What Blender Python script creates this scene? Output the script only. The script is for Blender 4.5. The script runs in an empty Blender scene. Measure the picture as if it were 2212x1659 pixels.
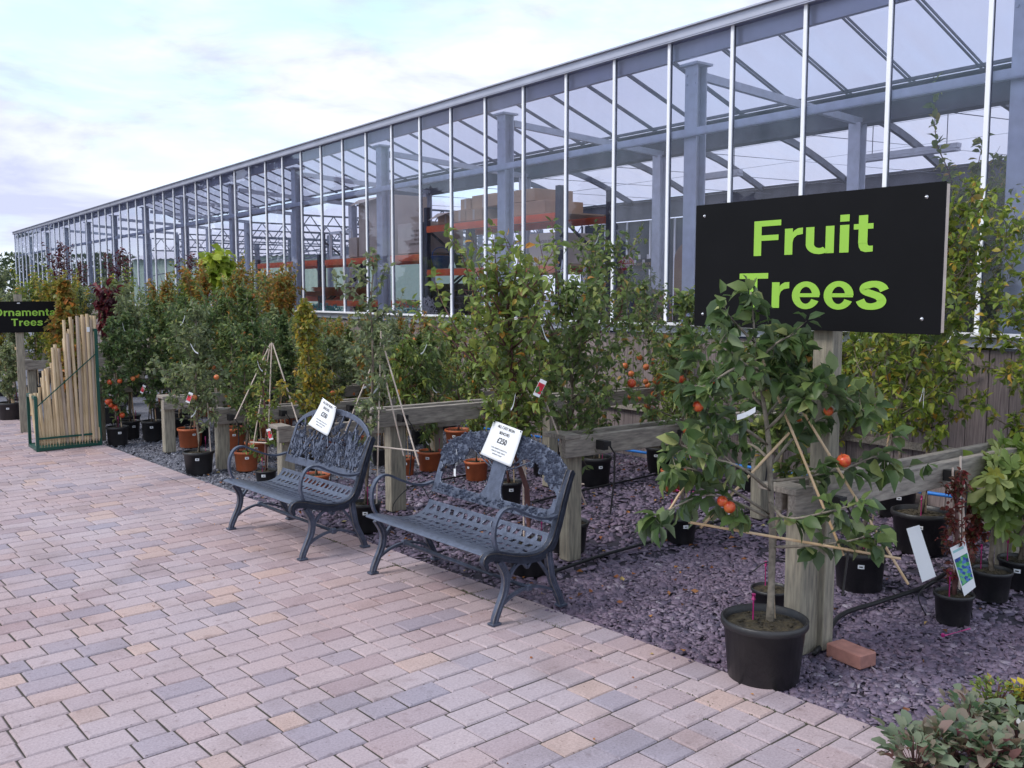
import bpy, bmesh, math, random
import numpy as np
from mathutils import Vector, Matrix

# ------------------------------------------------------------------ camera
S = bpy.context.scene
CAMH = 1.6
TILT = math.radians(5.49)
AZ = math.radians(36.6)
cd = bpy.data.cameras.new('camera'); cam = bpy.data.objects.new('camera', cd)
S.collection.objects.link(cam)
cam.location = (0, 0, CAMH)
cam.rotation_euler = (math.pi/2 - TILT, 0, -AZ)
cd.sensor_width = 36; cd.lens = 36*2030/2212.0
cd.clip_start = 0.05; cd.clip_end = 2000
S.camera = cam
S.render.resolution_x = 1024; S.render.resolution_y = 768

# ------------------------------------------------------------------ world, sun, exposure
SUN_EL = math.radians(50); SUN_AZ = math.radians(-75)     # azimuth from +Y towards +X
W = bpy.data.worlds.new('World'); S.world = W; W.use_nodes = True
nt = W.node_tree; nt.nodes.clear()
def N(t, **k):
    n = nt.nodes.new(t)
    for a, b in k.items(): setattr(n, a, b)
    return n
wo = N('ShaderNodeOutputWorld'); bg = N('ShaderNodeBackground'); bg.inputs[1].default_value = 0.13
sky = N('ShaderNodeTexSky', sky_type='NISHITA', sun_disc=False)
sky.sun_elevation = SUN_EL; sky.sun_rotation = SUN_AZ
tc = N('ShaderNodeTexCoord')
mp = N('ShaderNodeMapping'); mp.inputs['Scale'].default_value = (1.0, 1.0, 3.4); mp.inputs['Rotation'].default_value = (0, 0, 0.4)
mp.inputs['Location'].default_value = (0.35, 0.2, 0.1)
n1 = N('ShaderNodeTexNoise'); n1.inputs['Scale'].default_value = 2.6; n1.inputs['Detail'].default_value = 9; n1.inputs['Roughness'].default_value = 0.56
n2 = N('ShaderNodeTexNoise'); n2.inputs['Scale'].default_value = 6.0; n2.inputs['Detail'].default_value = 8; n2.inputs['Roughness'].default_value = 0.55; n2.inputs['Distortion'].default_value = 0.3
r1 = N('ShaderNodeValToRGB'); r1.color_ramp.elements[0].position = 0.34; r1.color_ramp.elements[1].position = 0.52
r2 = N('ShaderNodeValToRGB'); r2.color_ramp.elements[0].position = 0.38; r2.color_ramp.elements[1].position = 0.63
r2.color_ramp.elements[0].color = (4.8, 5.15, 6.8, 1); r2.color_ramp.elements[1].color = (7.5, 7.9, 8.7, 1)
mx = N('ShaderNodeMix', data_type='RGBA')
skm = N('ShaderNodeMix', data_type='RGBA', blend_type='ADD'); skm.inputs[0].default_value = 1.0
skm.inputs[7].default_value = (3.2, 4.8, 5.6, 1)
nt.links.new(tc.outputs['Generated'], mp.inputs[0])
nt.links.new(mp.outputs[0], n1.inputs['Vector']); nt.links.new(mp.outputs[0], n2.inputs['Vector'])
nt.links.new(n1.outputs[0], r1.inputs[0]); nt.links.new(n2.outputs[0], r2.inputs[0])
nt.links.new(sky.outputs[0], skm.inputs[6])
nt.links.new(r1.outputs[0], mx.inputs[0]); nt.links.new(skm.outputs[2], mx.inputs[6]); nt.links.new(r2.outputs[0], mx.inputs[7])
nt.links.new(mx.outputs[2], bg.inputs[0]); nt.links.new(bg.outputs[0], wo.inputs[0])
sl = bpy.data.lights.new('sun', 'SUN'); sl.energy = 2.0; sl.angle = math.radians(20); sl.color = (1, 0.95, 0.9)
so = bpy.data.objects.new('sun', sl); S.collection.objects.link(so)
sd = Vector((math.sin(SUN_AZ)*math.cos(SUN_EL), math.cos(SUN_AZ)*math.cos(SUN_EL), math.sin(SUN_EL)))
so.rotation_euler = sd.to_track_quat('Z', 'Y').to_euler(); so.location = sd*30
S.view_settings.view_transform = 'Standard'; S.view_settings.look = 'None'
S.view_settings.exposure = 0.18; S.view_settings.gamma = 1.0
try:
    S.cycles.max_bounces = 10; S.cycles.transparent_max_bounces = 24; S.cycles.diffuse_bounces = 3
except Exception: pass

rng = np.random.RandomState(7); random.seed(7)
col = S.collection

# ------------------------------------------------------------------ measuring the photograph (pixels of a 2212 wide view)
F_ = 2030.0; CX, CY = 1106.0, 829.5
cF = np.array([math.sin(AZ)*math.cos(TILT), math.cos(AZ)*math.cos(TILT), -math.sin(TILT)])
cR = np.array([math.cos(AZ), -math.sin(AZ), 0.0]); cU = np.cross(cR, cF); C0 = np.array([0, 0, CAMH])
def ray(x, y): return cF + (x-CX)/F_*cR + (CY-y)/F_*cU
def gp(x, y, z=0.0):
    d = ray(x, y); return C0 + d*(z-CAMH)/d[2]
def depth(P): return float((np.array(P)-C0) @ cF)
def at(x, y, P, dd=0.0): return C0 + ray(x, y)*(depth(P)+dd)
def onX(x, y, X):
    d = ray(x, y); return C0 + d*X/d[0]
def onY(x, y, Y):
    d = ray(x, y); return C0 + d*Y/d[1]
def zat(P, y):            # height above P whose image row is y
    lo, hi = -1.0, 8.0
    for _ in range(40):
        m = (lo+hi)/2; q = np.array([P[0], P[1], m])-C0
        yy = CY - F_*(q@cU)/(q@cF)
        if yy > y: lo = m
        else: hi = m
    return lo

# ------------------------------------------------------------------ materials
MATS = {}
def newmat(name):
    m = bpy.data.materials.new(name); m.use_nodes = True
    return m, m.node_tree, m.node_tree.nodes['Principled BSDF']
def pm(name, c, rough=0.6, metal=0.0, var=0.15, scale=8.0, bump=0.0, bscale=40.0, c2=None, island=0.0, stretch=None, spec=None, clear=0.0):
    if name in MATS: return MATS[name]
    m, t, b = newmat(name); L = t.links; nn = t.nodes.new
    b.inputs['Roughness'].default_value = rough; b.inputs['Metallic'].default_value = metal
    if spec is not None: b.inputs['Specular IOR Level'].default_value = spec
    if clear: b.inputs['Coat Weight'].default_value = clear
    tcn = nn('ShaderNodeTexCoord'); src = tcn.outputs['Object']
    if stretch:
        mpn = nn('ShaderNodeMapping'); mpn.inputs['Scale'].default_value = stretch; L.new(src, mpn.inputs[0]); src = mpn.outputs[0]
    no = nn('ShaderNodeTexNoise'); no.inputs['Scale'].default_value = scale; no.inputs['Detail'].default_value = 6; L.new(src, no.inputs['Vector'])
    ra = nn('ShaderNodeValToRGB'); ra.color_ramp.elements[0].position = 0.3; ra.color_ramp.elements[1].position = 0.7
    cc = c2 if c2 else tuple(min(1, x*(1+var)) for x in c)
    c0 = c if c2 else tuple(x*(1-var) for x in c)
    ra.color_ramp.elements[0].color = (*c0, 1); ra.color_ramp.elements[1].color = (*cc, 1)
    L.new(no.outputs[0], ra.inputs[0]); out = ra.outputs[0]
    if island:
        ge = nn('ShaderNodeNewGeometry'); mr = nn('ShaderNodeMapRange')
        mr.inputs['To Min'].default_value = 1-island; mr.inputs['To Max'].default_value = 1+island
        L.new(ge.outputs['Random Per Island'], mr.inputs[0])
        mm = nn('ShaderNodeMix'); mm.data_type = 'RGBA'; mm.blend_type = 'MULTIPLY'; mm.inputs[0].default_value = 1
        L.new(out, mm.inputs[6]); L.new(mr.outputs[0], mm.inputs[7]); out = mm.outputs[2]
    L.new(out, b.inputs['Base Color'])
    if bump:
        n3 = nn('ShaderNodeTexNoise'); n3.inputs['Scale'].default_value = bscale; n3.inputs['Detail'].default_value = 5; L.new(src, n3.inputs['Vector'])
        bp = nn('ShaderNodeBump'); bp.inputs['Strength'].default_value = bump; bp.inputs['Distance'].default_value = 0.01
        L.new(n3.outputs[0], bp.inputs['Height']); L.new(bp.outputs[0], b.inputs['Normal'])
    MATS[name] = m; return m

def island_ramp(name, stops, rough=0.85, noise=0.25, nscale=60, bump=0.2, bscale=200, spec=0.3, patch=None, stain=False):
    """each loose piece of the mesh takes its own colour from the ramp"""
    if name in MATS: return MATS[name]
    m, t, b = newmat(name); L = t.links; nn = t.nodes.new
    b.inputs['Roughness'].default_value = rough; b.inputs['Specular IOR Level'].default_value = spec
    ge = nn('ShaderNodeNewGeometry'); ra = nn('ShaderNodeValToRGB'); e = ra.color_ramp.elements
    ra.color_ramp.interpolation = 'LINEAR'
    while len(e) < len(stops): e.new(0.5)
    for i, (p, c) in enumerate(stops): e[i].position = p; e[i].color = (*c, 1)
    L.new(ge.outputs['Random Per Island'], ra.inputs[0])
    tcn = nn('ShaderNodeTexCoord'); no = nn('ShaderNodeTexNoise'); no.inputs['Scale'].default_value = nscale; no.inputs['Detail'].default_value = 8; no.inputs['Roughness'].default_value = 0.7
    L.new(tcn.outputs['Object'], no.inputs['Vector'])
    mr = nn('ShaderNodeMapRange'); mr.inputs[1].default_value = 0.3; mr.inputs[2].default_value = 0.7
    mr.inputs['To Min'].default_value = 1-noise; mr.inputs['To Max'].default_value = 1+noise; L.new(no.outputs[0], mr.inputs[0])
    mm = nn('ShaderNodeMix'); mm.data_type = 'RGBA'; mm.blend_type = 'MULTIPLY'; mm.inputs[0].default_value = 1
    L.new(ra.outputs[0], mm.inputs[6]); L.new(mr.outputs[0], mm.inputs[7]); out = mm.outputs[2]
    if patch:
        n4 = nn('ShaderNodeTexNoise'); n4.inputs['Scale'].default_value = patch[0]; n4.inputs['Detail'].default_value = 3; L.new(tcn.outputs['Object'], n4.inputs['Vector'])
        r4 = nn('ShaderNodeMapRange'); r4.inputs[1].default_value = 0.35; r4.inputs[2].default_value = 0.65; L.new(n4.outputs[0], r4.inputs[0])
        m4 = nn('ShaderNodeMix'); m4.data_type = 'RGBA'; m4.blend_type = 'MULTIPLY'; L.new(r4.outputs[0], m4.inputs[0]); L.new(out, m4.inputs[6])
        m4.inputs[7].default_value = (*patch[1], 1); out = m4.outputs[2]
    if stain:      # dirt, worn patches and dark specks of the clay itself
        for sc_, lo, hi, cc_ in ((2.3, .52, .72, (.80, .78, .76)), (16, .60, .75, (.74, .71, .70)), (70, .66, .72, (.45, .42, .42))):
            n5 = nn('ShaderNodeTexNoise'); n5.inputs['Scale'].default_value = sc_; n5.inputs['Detail'].default_value = 5; L.new(tcn.outputs['Object'], n5.inputs['Vector'])
            r5 = nn('ShaderNodeMapRange'); r5.inputs[1].default_value = lo; r5.inputs[2].default_value = hi; L.new(n5.outputs[0], r5.inputs[0])
            m5 = nn('ShaderNodeMix'); m5.data_type = 'RGBA'; m5.blend_type = 'MULTIPLY'; L.new(r5.outputs[0], m5.inputs[0]); L.new(out, m5.inputs[6]); m5.inputs[7].default_value = (*cc_, 1); out = m5.outputs[2]
    L.new(out, b.inputs['Base Color'])
    bp = nn('ShaderNodeBump'); bp.inputs['Strength'].default_value = bump; bp.inputs['Distance'].default_value = 0.004
    n3 = nn('ShaderNodeTexNoise'); n3.inputs['Scale'].default_value = bscale; n3.inputs['Detail'].default_value = 4; L.new(tcn.outputs['Object'], n3.inputs['Vector'])
    L.new(n3.outputs[0], bp.inputs['Height']); L.new(bp.outputs[0], b.inputs['Normal'])
    MATS[name] = m; return m

def leafmat(name, stops, back=(0.16, 0.2, 0.13), rough=0.42, trans=0.42):
    if name in MATS: return MATS[name]
    m, t, b = newmat(name); L = t.links; nn = t.nodes.new
    b.inputs['Roughness'].default_value = rough; b.inputs['Specular IOR Level'].default_value = 0.4
    ge = nn('ShaderNodeNewGeometry'); ra = nn('ShaderNodeValToRGB'); e = ra.color_ramp.elements
    while len(e) < len(stops): e.new(0.5)
    for i, (p, c) in enumerate(stops): e[i].position = p; e[i].color = (*c, 1)
    L.new(ge.outputs['Random Per Island'], ra.inputs[0])
    tcn = nn('ShaderNodeTexCoord'); no = nn('ShaderNodeTexNoise'); no.inputs['Scale'].default_value = 25; no.inputs['Detail'].default_value = 4
    L.new(tcn.outputs['Object'], no.inputs['Vector'])
    mr = nn('ShaderNodeMapRange'); mr.inputs['To Min'].default_value = 0.6; mr.inputs['To Max'].default_value = 1.4; L.new(no.outputs[0], mr.inputs[0])
    mm = nn('ShaderNodeMix'); mm.data_type = 'RGBA'; mm.blend_type = 'MULTIPLY'; mm.inputs[0].default_value = 1
    L.new(ra.outputs[0], mm.inputs[6]); L.new(mr.outputs[0], mm.inputs[7])
    bk = nn('ShaderNodeMix'); bk.data_type = 'RGBA'; bk.inputs[0].default_value = 0.6; bk.inputs[7].default_value = (*back, 1); L.new(mm.outputs[2], bk.inputs[6])
    fb = nn('ShaderNodeMix'); fb.data_type = 'RGBA'; L.new(ge.outputs['Backfacing'], fb.inputs[0]); L.new(mm.outputs[2], fb.inputs[6]); L.new(bk.outputs[2], fb.inputs[7])
    L.new(fb.outputs[2], b.inputs['Base Color'])
    tr = nn('ShaderNodeBsdfTranslucent'); L.new(mm.outputs[2], tr.inputs[0])
    ms = nn('ShaderNodeMixShader'); ms.inputs[0].default_value = trans
    L.new(b.outputs[0], ms.inputs[1]); L.new(tr.outputs[0], ms.inputs[2])
    L.new(ms.outputs[0], t.nodes['Material Output'].inputs[0])
    MATS[name] = m; return m

def glassmat(name, tint=(0.86, 0.88, 1.0), ior=1.5, rough=0.0, haze=0.0, hazecol=(0.8, 0.82, 0.95)):
    if name in MATS: return MATS[name]
    m = bpy.data.materials.new(name); m.use_nodes = True; t = m.node_tree; t.nodes.clear(); nn = t.nodes.new; L = t.links
    o = nn('ShaderNodeOutputMaterial'); tr = nn('ShaderNodeBsdfTransparent'); tr.inputs[0].default_value = (*tint, 1)
    gl = nn('ShaderNodeBsdfGlossy'); gl.inputs['Roughness'].default_value = rough; gl.inputs[0].default_value = (0.9, 0.92, 1, 1)
    fr = nn('ShaderNodeFresnel'); fr.inputs[0].default_value = ior
    ms = nn('ShaderNodeMixShader'); L.new(fr.outputs[0], ms.inputs[0])
    base = tr.outputs[0]
    if haze:
        df = nn('ShaderNodeBsdfDiffuse'); df.inputs[0].default_value = (*hazecol, 1)
        tl = nn('ShaderNodeBsdfTranslucent'); tl.inputs[0].default_value = (*hazecol, 1)
        m1 = nn('ShaderNodeMixShader'); m1.inputs[0].default_value = 0.78; L.new(df.outputs[0], m1.inputs[1]); L.new(tl.outputs[0], m1.inputs[2])
        tcn = nn('ShaderNodeTexCoord'); mpn = nn('ShaderNodeMapping'); mpn.inputs['Scale'].default_value = (0.6, 3, 0.6)
        no = nn('ShaderNodeTexNoise'); no.inputs['Scale'].default_value = 1.5; no.inputs['Detail'].default_value = 6
        L.new(tcn.outputs['Object'], mpn.inputs[0]); L.new(mpn.outputs[0], no.inputs['Vector'])
        mr = nn('ShaderNodeMapRange'); mr.inputs[1].default_value = 0.3; mr.inputs[2].default_value = 0.7
        mr.inputs['To Min'].default_value = max(0, haze-min(.12, haze)); mr.inputs['To Max'].default_value = min(1, haze+min(.12, haze)); L.new(no.outputs[0], mr.inputs[0])
        m2 = nn('ShaderNodeMixShader'); L.new(mr.outputs[0], m2.inputs[0]); L.new(tr.outputs[0], m2.inputs[1]); L.new(m1.outputs[0], m2.inputs[2]); base = m2.outputs[0]
    L.new(base, ms.inputs[1]); L.new(gl.outputs[0], ms.inputs[2]); L.new(ms.outputs[0], o.inputs[0])
    MATS[name] = m; return m

M_ALU = pm('white_glazing_bar', (0.90, 0.91, 0.94), 0.35, 0.0, 0.02)
M_GUTT = pm('dark_valley_gutter', (0.085, 0.09, 0.115), 0.6, 0.1, 0.3, 4)
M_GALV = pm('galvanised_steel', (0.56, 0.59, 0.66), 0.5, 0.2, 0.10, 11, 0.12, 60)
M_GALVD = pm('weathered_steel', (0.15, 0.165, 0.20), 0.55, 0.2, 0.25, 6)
M_FASCIA = pm('gutter_aluminium', (0.46, 0.47, 0.55), 0.45, 0.5, 0.08, 3)
M_GLASS = glassmat('clear_glass', haze=0.05)
M_ROOF = glassmat('translucent_roof_sheet', (0.85, 0.86, 0.97), 1.35, 0.25, 0.96, (0.62, 0.62, 0.68))
M_TIMBER = pm('grey_weathered_timber', (0.20, 0.175, 0.155), 0.85, 0, 0.3, 6, 0.5, 50, stretch=(2, 14, 14), c2=(0.42, 0.37, 0.31))
M_TIMBERV = pm('post_timber', (0.20, 0.18, 0.15), 0.85, 0, 0.3, 5, 0.5, 50, stretch=(14, 14, 1.6), c2=(0.43, 0.385, 0.29))
M_CLAD = pm('cladding_board', (0.16, 0.125, 0.125), 0.85, 0, 0.3, 5, 0.4, 40, stretch=(3, 20, 1.2), c2=(0.34, 0.28, 0.27), island=0.22)
M_IRON = pm('cast_iron_paint', (0.085, 0.10, 0.145), 0.33, 0.3, 0.25, 30, 0.25, 120)
M_IRONE = pm('worn_iron_edge', (0.22, 0.20, 0.19), 0.4, 0.4, 0.3, 60)
M_BLACKP = pm('black_plastic', (0.011, 0.011, 0.014), 0.42, 0, 0.3, 7, 0.15, 60, c2=(0.034, 0.032, 0.032))
M_TERRA = pm('terracotta_plastic', (0.46, 0.12, 0.045), 0.5, 0, 0.18, 9, 0.05, 60)
M_SOIL = pm('potting_soil', (0.018, 0.014, 0.010), 1.0, 0, 0.6, 35, 1.0, 70, c2=(0.07, 0.055, 0.03))
M_WHITE = pm('white_card', (0.80, 0.82, 0.84), 0.5, 0, 0.03)
M_CANE = pm('bamboo_cane', (0.50, 0.33, 0.17), 0.55, 0, 0.25, 14, 0.1, 60, c2=(0.66, 0.50, 0.33), stretch=(1, 1, 0.4))
M_CANEP = pm('pale_cane', (0.60, 0.48, 0.40), 0.6, 0, 0.2, 14, c2=(0.75, 0.64, 0.55))
M_BARK = pm('bark', (0.11, 0.085, 0.065), 0.85, 0, 0.3, 30, 0.5, 60, c2=(0.24, 0.20, 0.15))
M_TWIG = pm('reddish_twig', (0.12, 0.05, 0.045), 0.7, 0, 0.3, 20)
M_APPLE = pm('ripe_apple_skin', (0.50, 0.018, 0.016), 0.3, 0, 0.2, 38, c2=(0.60, 0.17, 0.04), island=0.1)
M_APPLEO = pm('orange_apple_skin', (0.56, 0.07, 0.03), 0.35, 0, 0.2, 34, c2=(0.62, 0.30, 0.08))
M_BOARD = pm('black_sign_face', (0.004, 0.004, 0.005), 0.55, 0, 0.2, 4, spec=0.15)
M_LIME = pm('lime_vinyl', (0.29, 0.55, 0.055), 0.5, 0, 0.02)
M_INK = pm('black_ink', (0.01, 0.01, 0.012), 0.6, 0, 0.0)
M_CHROME = pm('screw_metal', (0.6, 0.6, 0.62), 0.25, 0.9, 0.05)
M_BLUE = pm('blue_water_pipe', (0.03, 0.20, 0.62), 0.4, 0, 0.05)
M_HOSE = pm('black_hose', (0.012, 0.012, 0.014), 0.5, 0, 0.2)
M_PINK = pm('magenta_plastic', (0.40, 0.02, 0.16), 0.4, 0, 0.1)
M_ORANGE = pm('orange_beam_paint', (0.85, 0.13, 0.025), 0.45, 0, 0.12, 5)
M_NAVY = pm('dark_rack_paint', (0.025, 0.028, 0.05), 0.5, 0, 0.2, 8)
M_CARD = pm('cardboard', (0.50, 0.32, 0.19), 0.85, 0, 0.12, 3)
M_CARDP = pm('pale_cardboard', (0.56, 0.46, 0.38), 0.85, 0, 0.1, 3)
M_GREENM = pm('green_painted_steel', (0.008, 0.075, 0.055), 0.4, 0.1, 0.15)
M_STAKE = pm('round_timber_stake', (0.47, 0.34, 0.19), 0.75, 0, 0.2, 4, 0.2, 40, stretch=(10, 10, 1), c2=(0.66, 0.52, 0.34))
M_STAKEG = pm('weathered_stake', (0.33, 0.26, 0.20), 0.8, 0, 0.2, 4, 0.2, 40, stretch=(10, 10, 1), c2=(0.46, 0.37, 0.29))
M_BRICK = pm('brick_paver', (0.36, 0.17, 0.14), 0.85, 0, 0.2, 20, 0.2, 100)
M_TURQ = pm('turquoise_leaf', (0.05, 0.42, 0.36), 0.5, 0, 0.3, 30)
M_TEAL = pm('teal_glaze', (0.03, 0.10, 0.13), 0.3, 0, 0.2, 5)
M_DARKWALL = pm('dark_shed_panel', (0.02, 0.025, 0.045), 0.35, 0, 0.4, 2)
M_SHED = pm('green_sheet_wall', (0.36, 0.46, 0.36), 0.6, 0, 0.06)
M_SHEDR = pm('pale_sheet_roof', (0.60, 0.58, 0.60), 0.7, 0, 0.08)
M_CONC = pm('greenhouse_floor', (0.22, 0.22, 0.24), 0.9, 0, 0.15, 2)

LM = {
 'apple': leafmat('apple_leaf', [(0, (0.08, 0.13, 0.04)), (0.5, (0.145, 0.215, 0.06)), (0.85, (0.24, 0.30, 0.085)), (0.97, (0.30, 0.32, 0.08)), (1, (0.5, 0.22, 0.05))]),
 'darkapple': leafmat('dark_apple_leaf', [(0, (0.05, 0.095, 0.03)), (0.55, (0.10, 0.165, 0.05)), (0.9, (0.19, 0.255, 0.08)), (1, (0.40, 0.42, 0.16))], back=(0.2, 0.26, 0.18)),
 'fresh': leafmat('fresh_leaf', [(0, (0.12, 0.18, 0.045)), (0.5, (0.21, 0.29, 0.065)), (0.93, (0.31, 0.35, 0.07)), (1, (0.65, 0.24, 0.04))]),
 'pear': leafmat('pear_leaf', [(0, (0.11, 0.18, 0.03)), (0.5, (0.22, 0.30, 0.04)), (0.9, (0.38, 0.40, 0.06)), (1, (0.65, 0.35, 0.06))]),
 'yellow': leafmat('yellowing_leaf', [(0, (0.14, 0.19, 0.03)), (0.5, (0.30, 0.30, 0.04)), (1, (0.50, 0.30, 0.04))]),
 'rust': leafmat('rust_leaf', [(0, (0.12, 0.17, 0.04)), (0.4, (0.24, 0.24, 0.05)), (0.7, (0.42, 0.26, 0.05)), (1, (0.52, 0.18, 0.04))], back=(0.3, 0.16, 0.07)),
 'grey': leafmat('grey_green_leaf', [(0, (0.11, 0.15, 0.07)), (0.6, (0.20, 0.25, 0.11)), (1, (0.34, 0.37, 0.15))], back=(0.25, 0.3, 0.24)),
 'red': leafmat('dark_red_leaf', [(0, (0.04, 0.008, 0.018)), (0.6, (0.09, 0.015, 0.025)), (1, (0.22, 0.04, 0.04))], back=(0.1, 0.03, 0.04)),
 'wine': leafmat('wine_leaf', [(0, (0.10, 0.10, 0.04)), (0.5, (0.20, 0.06, 0.04)), (1, (0.34, 0.05, 0.06))], back=(0.2, 0.08, 0.07)),
 'lime': leafmat('bright_lime_leaf', [(0, (0.24, 0.36, 0.04)), (1, (0.44, 0.50, 0.06))], back=(0.3, 0.36, 0.1)),
 'fig': leafmat('fig_leaf', [(0, (0.15, 0.25, 0.05)), (0.6, (0.25, 0.34, 0.06)), (1, (0.42, 0.42, 0.09))], back=(0.25, 0.32, 0.14)),
 'conifer': leafmat('conifer_leaf', [(0, (0.012, 0.03, 0.015)), (1, (0.03, 0.06, 0.03))], back=(0.03, 0.05, 0.03), trans=0.1),
 'hedge': leafmat('hedge_leaf', [(0, (0.03, 0.065, 0.025)), (1, (0.08, 0.12, 0.04))], back=(0.08, 0.1, 0.06)),
 'sage': leafmat('sage_leaf', [(0, (0.10, 0.20, 0.10)), (0.4, (0.20, 0.30, 0.15)), (0.7, (0.26, 0.17, 0.12)), (1, (0.32, 0.10, 0.13))], back=(0.25, 0.26, 0.2), rough=0.7),
 'turq': leafmat('turquoise_leaf_plastic', [(0, (0.02, 0.30, 0.26)), (1, (0.12, 0.50, 0.46))], back=(0.1, 0.4, 0.4)),
 'gold': leafmat('golden_leaf', [(0, (0.45, 0.38, 0.03)), (1, (0.7, 0.55, 0.05))]),
}

# ------------------------------------------------------------------ mesh building
def basis(d):
    d = Vector(d).normalized(); up = Vector((0, 0, 1)) if abs(d.z) < 0.95 else Vector((1, 0, 0))
    u = d.cross(up).normalized(); v = u.cross(d).normalized(); return u, v
class MB:
    def __init__(s): s.v = []; s.f = []; s.mi = []; s.cur = 0
    def add(s, vs, fs):
        o = len(s.v); s.v += [tuple(map(float, p)) for p in vs]; s.f += [tuple(i+o for i in f) for f in fs]; s.mi += [s.cur]*len(fs); return s
    def box(s, c, size, rot=None, bev=0.0):
        x, y, z = size[0]/2, size[1]/2, size[2]/2; R = rot if rot is not None else Matrix.Identity(3); c = Vector(c)
        if bev <= 0:
            vs = [c + R@Vector((a*x, b*y, d*z)) for d in (-1, 1) for b in (-1, 1) for a in (-1, 1)]
            return s.add(vs, [(0, 2, 3, 1), (4, 5, 7, 6), (0, 1, 5, 4), (2, 6, 7, 3), (1, 3, 7, 5), (0, 4, 6, 2)])
        vs = []
        for a in (-1, 1):
            for b in (-1, 1):
                for d in (-1, 1):
                    for k in range(3):
                        q = [a*(x-bev), b*(y-bev), d*(z-bev)]; q[k] = (a*x, b*y, d*z)[k]; vs.append(c+R@Vector(q))
        def ix(a, b, d, k): return ((a > 0)*4+(b > 0)*2+(d > 0))*3+k
        fs = []
        for k in range(3):
            for sg in (-1, 1):
                o = [i for i in range(3) if i != k]; q = []
                for (p, r) in ((-1, -1), (1, -1), (1, 1), (-1, 1)):
                    t = [0, 0, 0]; t[k] = sg; t[o[0]] = p; t[o[1]] = r; q.append(ix(*t, k))
                fs.append(tuple(q) if (sg > 0) != (k == 1) else tuple(q[::-1]))
        for k in range(3):
            a_, b_ = [i for i in range(3) if i != k]
            for p in (-1, 1):
                for r in (-1, 1):
                    q = []
                    for e, kk in ((-1, a_), (1, a_), (1, b_), (-1, b_)):
                        t = [0, 0, 0]; t[k] = e; t[a_] = p; t[b_] = r; q.append(ix(*t, kk))
                    fs.append(tuple(q))
        for a in (-1, 1):
            for b in (-1, 1):
                for d in (-1, 1): fs.append((ix(a, b, d, 0), ix(a, b, d, 1), ix(a, b, d, 2)))
        return s.add(vs, fs)
    def beam(s, a, b, w, h, up=(0, 0, 1)):
        a = Vector(a); b = Vector(b); d = (b-a); L = d.length; d.normalize(); u = Vector(up)
        if abs(d.dot(u)) > 0.98: u = Vector((1, 0, 0))
        y = u.cross(d).normalized(); z = d.cross(y).normalized()
        R = Matrix((d, y, z)).transposed(); return s.box((a+b)/2, (L, w, h), R)
    def tube(s, pts, r, n=8, caps=True):
        pts = [Vector(p) for p in pts]; k = len(pts); rr = r if hasattr(r, '__len__') else [r]*k; vs = []; u = None
        for i, p in enumerate(pts):
            d = (pts[min(i+1, k-1)]-pts[max(i-1, 0)])
            if d.length < 1e-9: d = Vector((0, 0, 1))
            d.normalize()
            if u is None: u, v = basis(d)
            else:
                u = (u - d*u.dot(d))
                if u.length < 1e-6: u, v = basis(d)
                u.normalize(); v = d.cross(u)
            for j in range(n):
                a = 2*math.pi*j/n; vs.append(p + (u*math.cos(a)+v*math.sin(a))*rr[i])
        fs = [(i*n+j, i*n+(j+1) % n, (i+1)*n+(j+1) % n, (i+1)*n+j) for i in range(k-1) for j in range(n)]
        if caps: fs += [tuple(range(n))[::-1], tuple((k-1)*n+j for j in range(n))]
        return s.add(vs, fs)
    def strap(s, pts, w, t, side):
        """flat bar along pts; w along side vector, t thickness"""
        pts = [Vector(p) for p in pts]; k = len(pts); sd_ = Vector(side).normalized(); vs = []
        ww = w if hasattr(w, '__len__') else [w]*k
        tt = t if hasattr(t, '__len__') else [t]*k
        for i, p in enumerate(pts):
            d = (pts[min(i+1, k-1)]-pts[max(i-1, 0)]).normalized(); nrm = d.cross(sd_).normalized()
            for a, b in ((-1, -1), (1, -1), (1, 1), (-1, 1)): vs.append(p+sd_*ww[i]/2*a+nrm*tt[i]/2*b)
        fs = [(i*4+j, i*4+(j+1) % 4, i*4+4+(j+1) % 4, i*4+4+j) for i in range(k-1) for j in range(4)]
        fs += [(3, 2, 1, 0), tuple((k-1)*4+j for j in range(4))]
        return s.add(vs, fs)
    def lathe(s, prof, n=28, c=(0, 0, 0)):
        vs = []; c = Vector(c)
        for r, z in prof:
            for j in range(n): a = 2*math.pi*j/n; vs.append(c+Vector((r*math.cos(a), r*math.sin(a), z)))
        fs = [(i*n+j, i*n+(j+1) % n, (i+1)*n+(j+1) % n, (i+1)*n+j) for i in range(len(prof)-1) for j in range(n)]
        return s.add(vs, fs)
    def disc(s, c, r, n=24): return s.add([(c[0]+r*math.cos(2*math.pi*j/n), c[1]+r*math.sin(2*math.pi*j/n), c[2]) for j in range(n)], [tuple(range(n))])
    def build(s, name, mat, parent=None, world=False, smooth=False):
        me = bpy.data.meshes.new(name); vs = s.v
        if world and parent is not None:
            l = parent.location; vs = [(a-l.x, b-l.y, c-l.z) for a, b, c in vs]
        me.from_pydata(vs, [], s.f)
        ms = mat if isinstance(mat, (list, tuple)) else [mat]
        for m in ms: me.materials.append(m)
        if len(ms) > 1: me.polygons.foreach_set('material_index', s.mi)
        if smooth: me.polygons.foreach_set('use_smooth', [True]*len(me.polygons))
        me.update()
        o = bpy.data.objects.new(name, me); col.objects.link(o)
        if parent is not None: o.parent = parent
        return o
def tag(o, label=None, cat=None, group=None, kind=None):
    if label: o['label'] = label
    if cat: o['category'] = cat
    if group: o['group'] = group
    if kind: o['kind'] = kind
    return o
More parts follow.
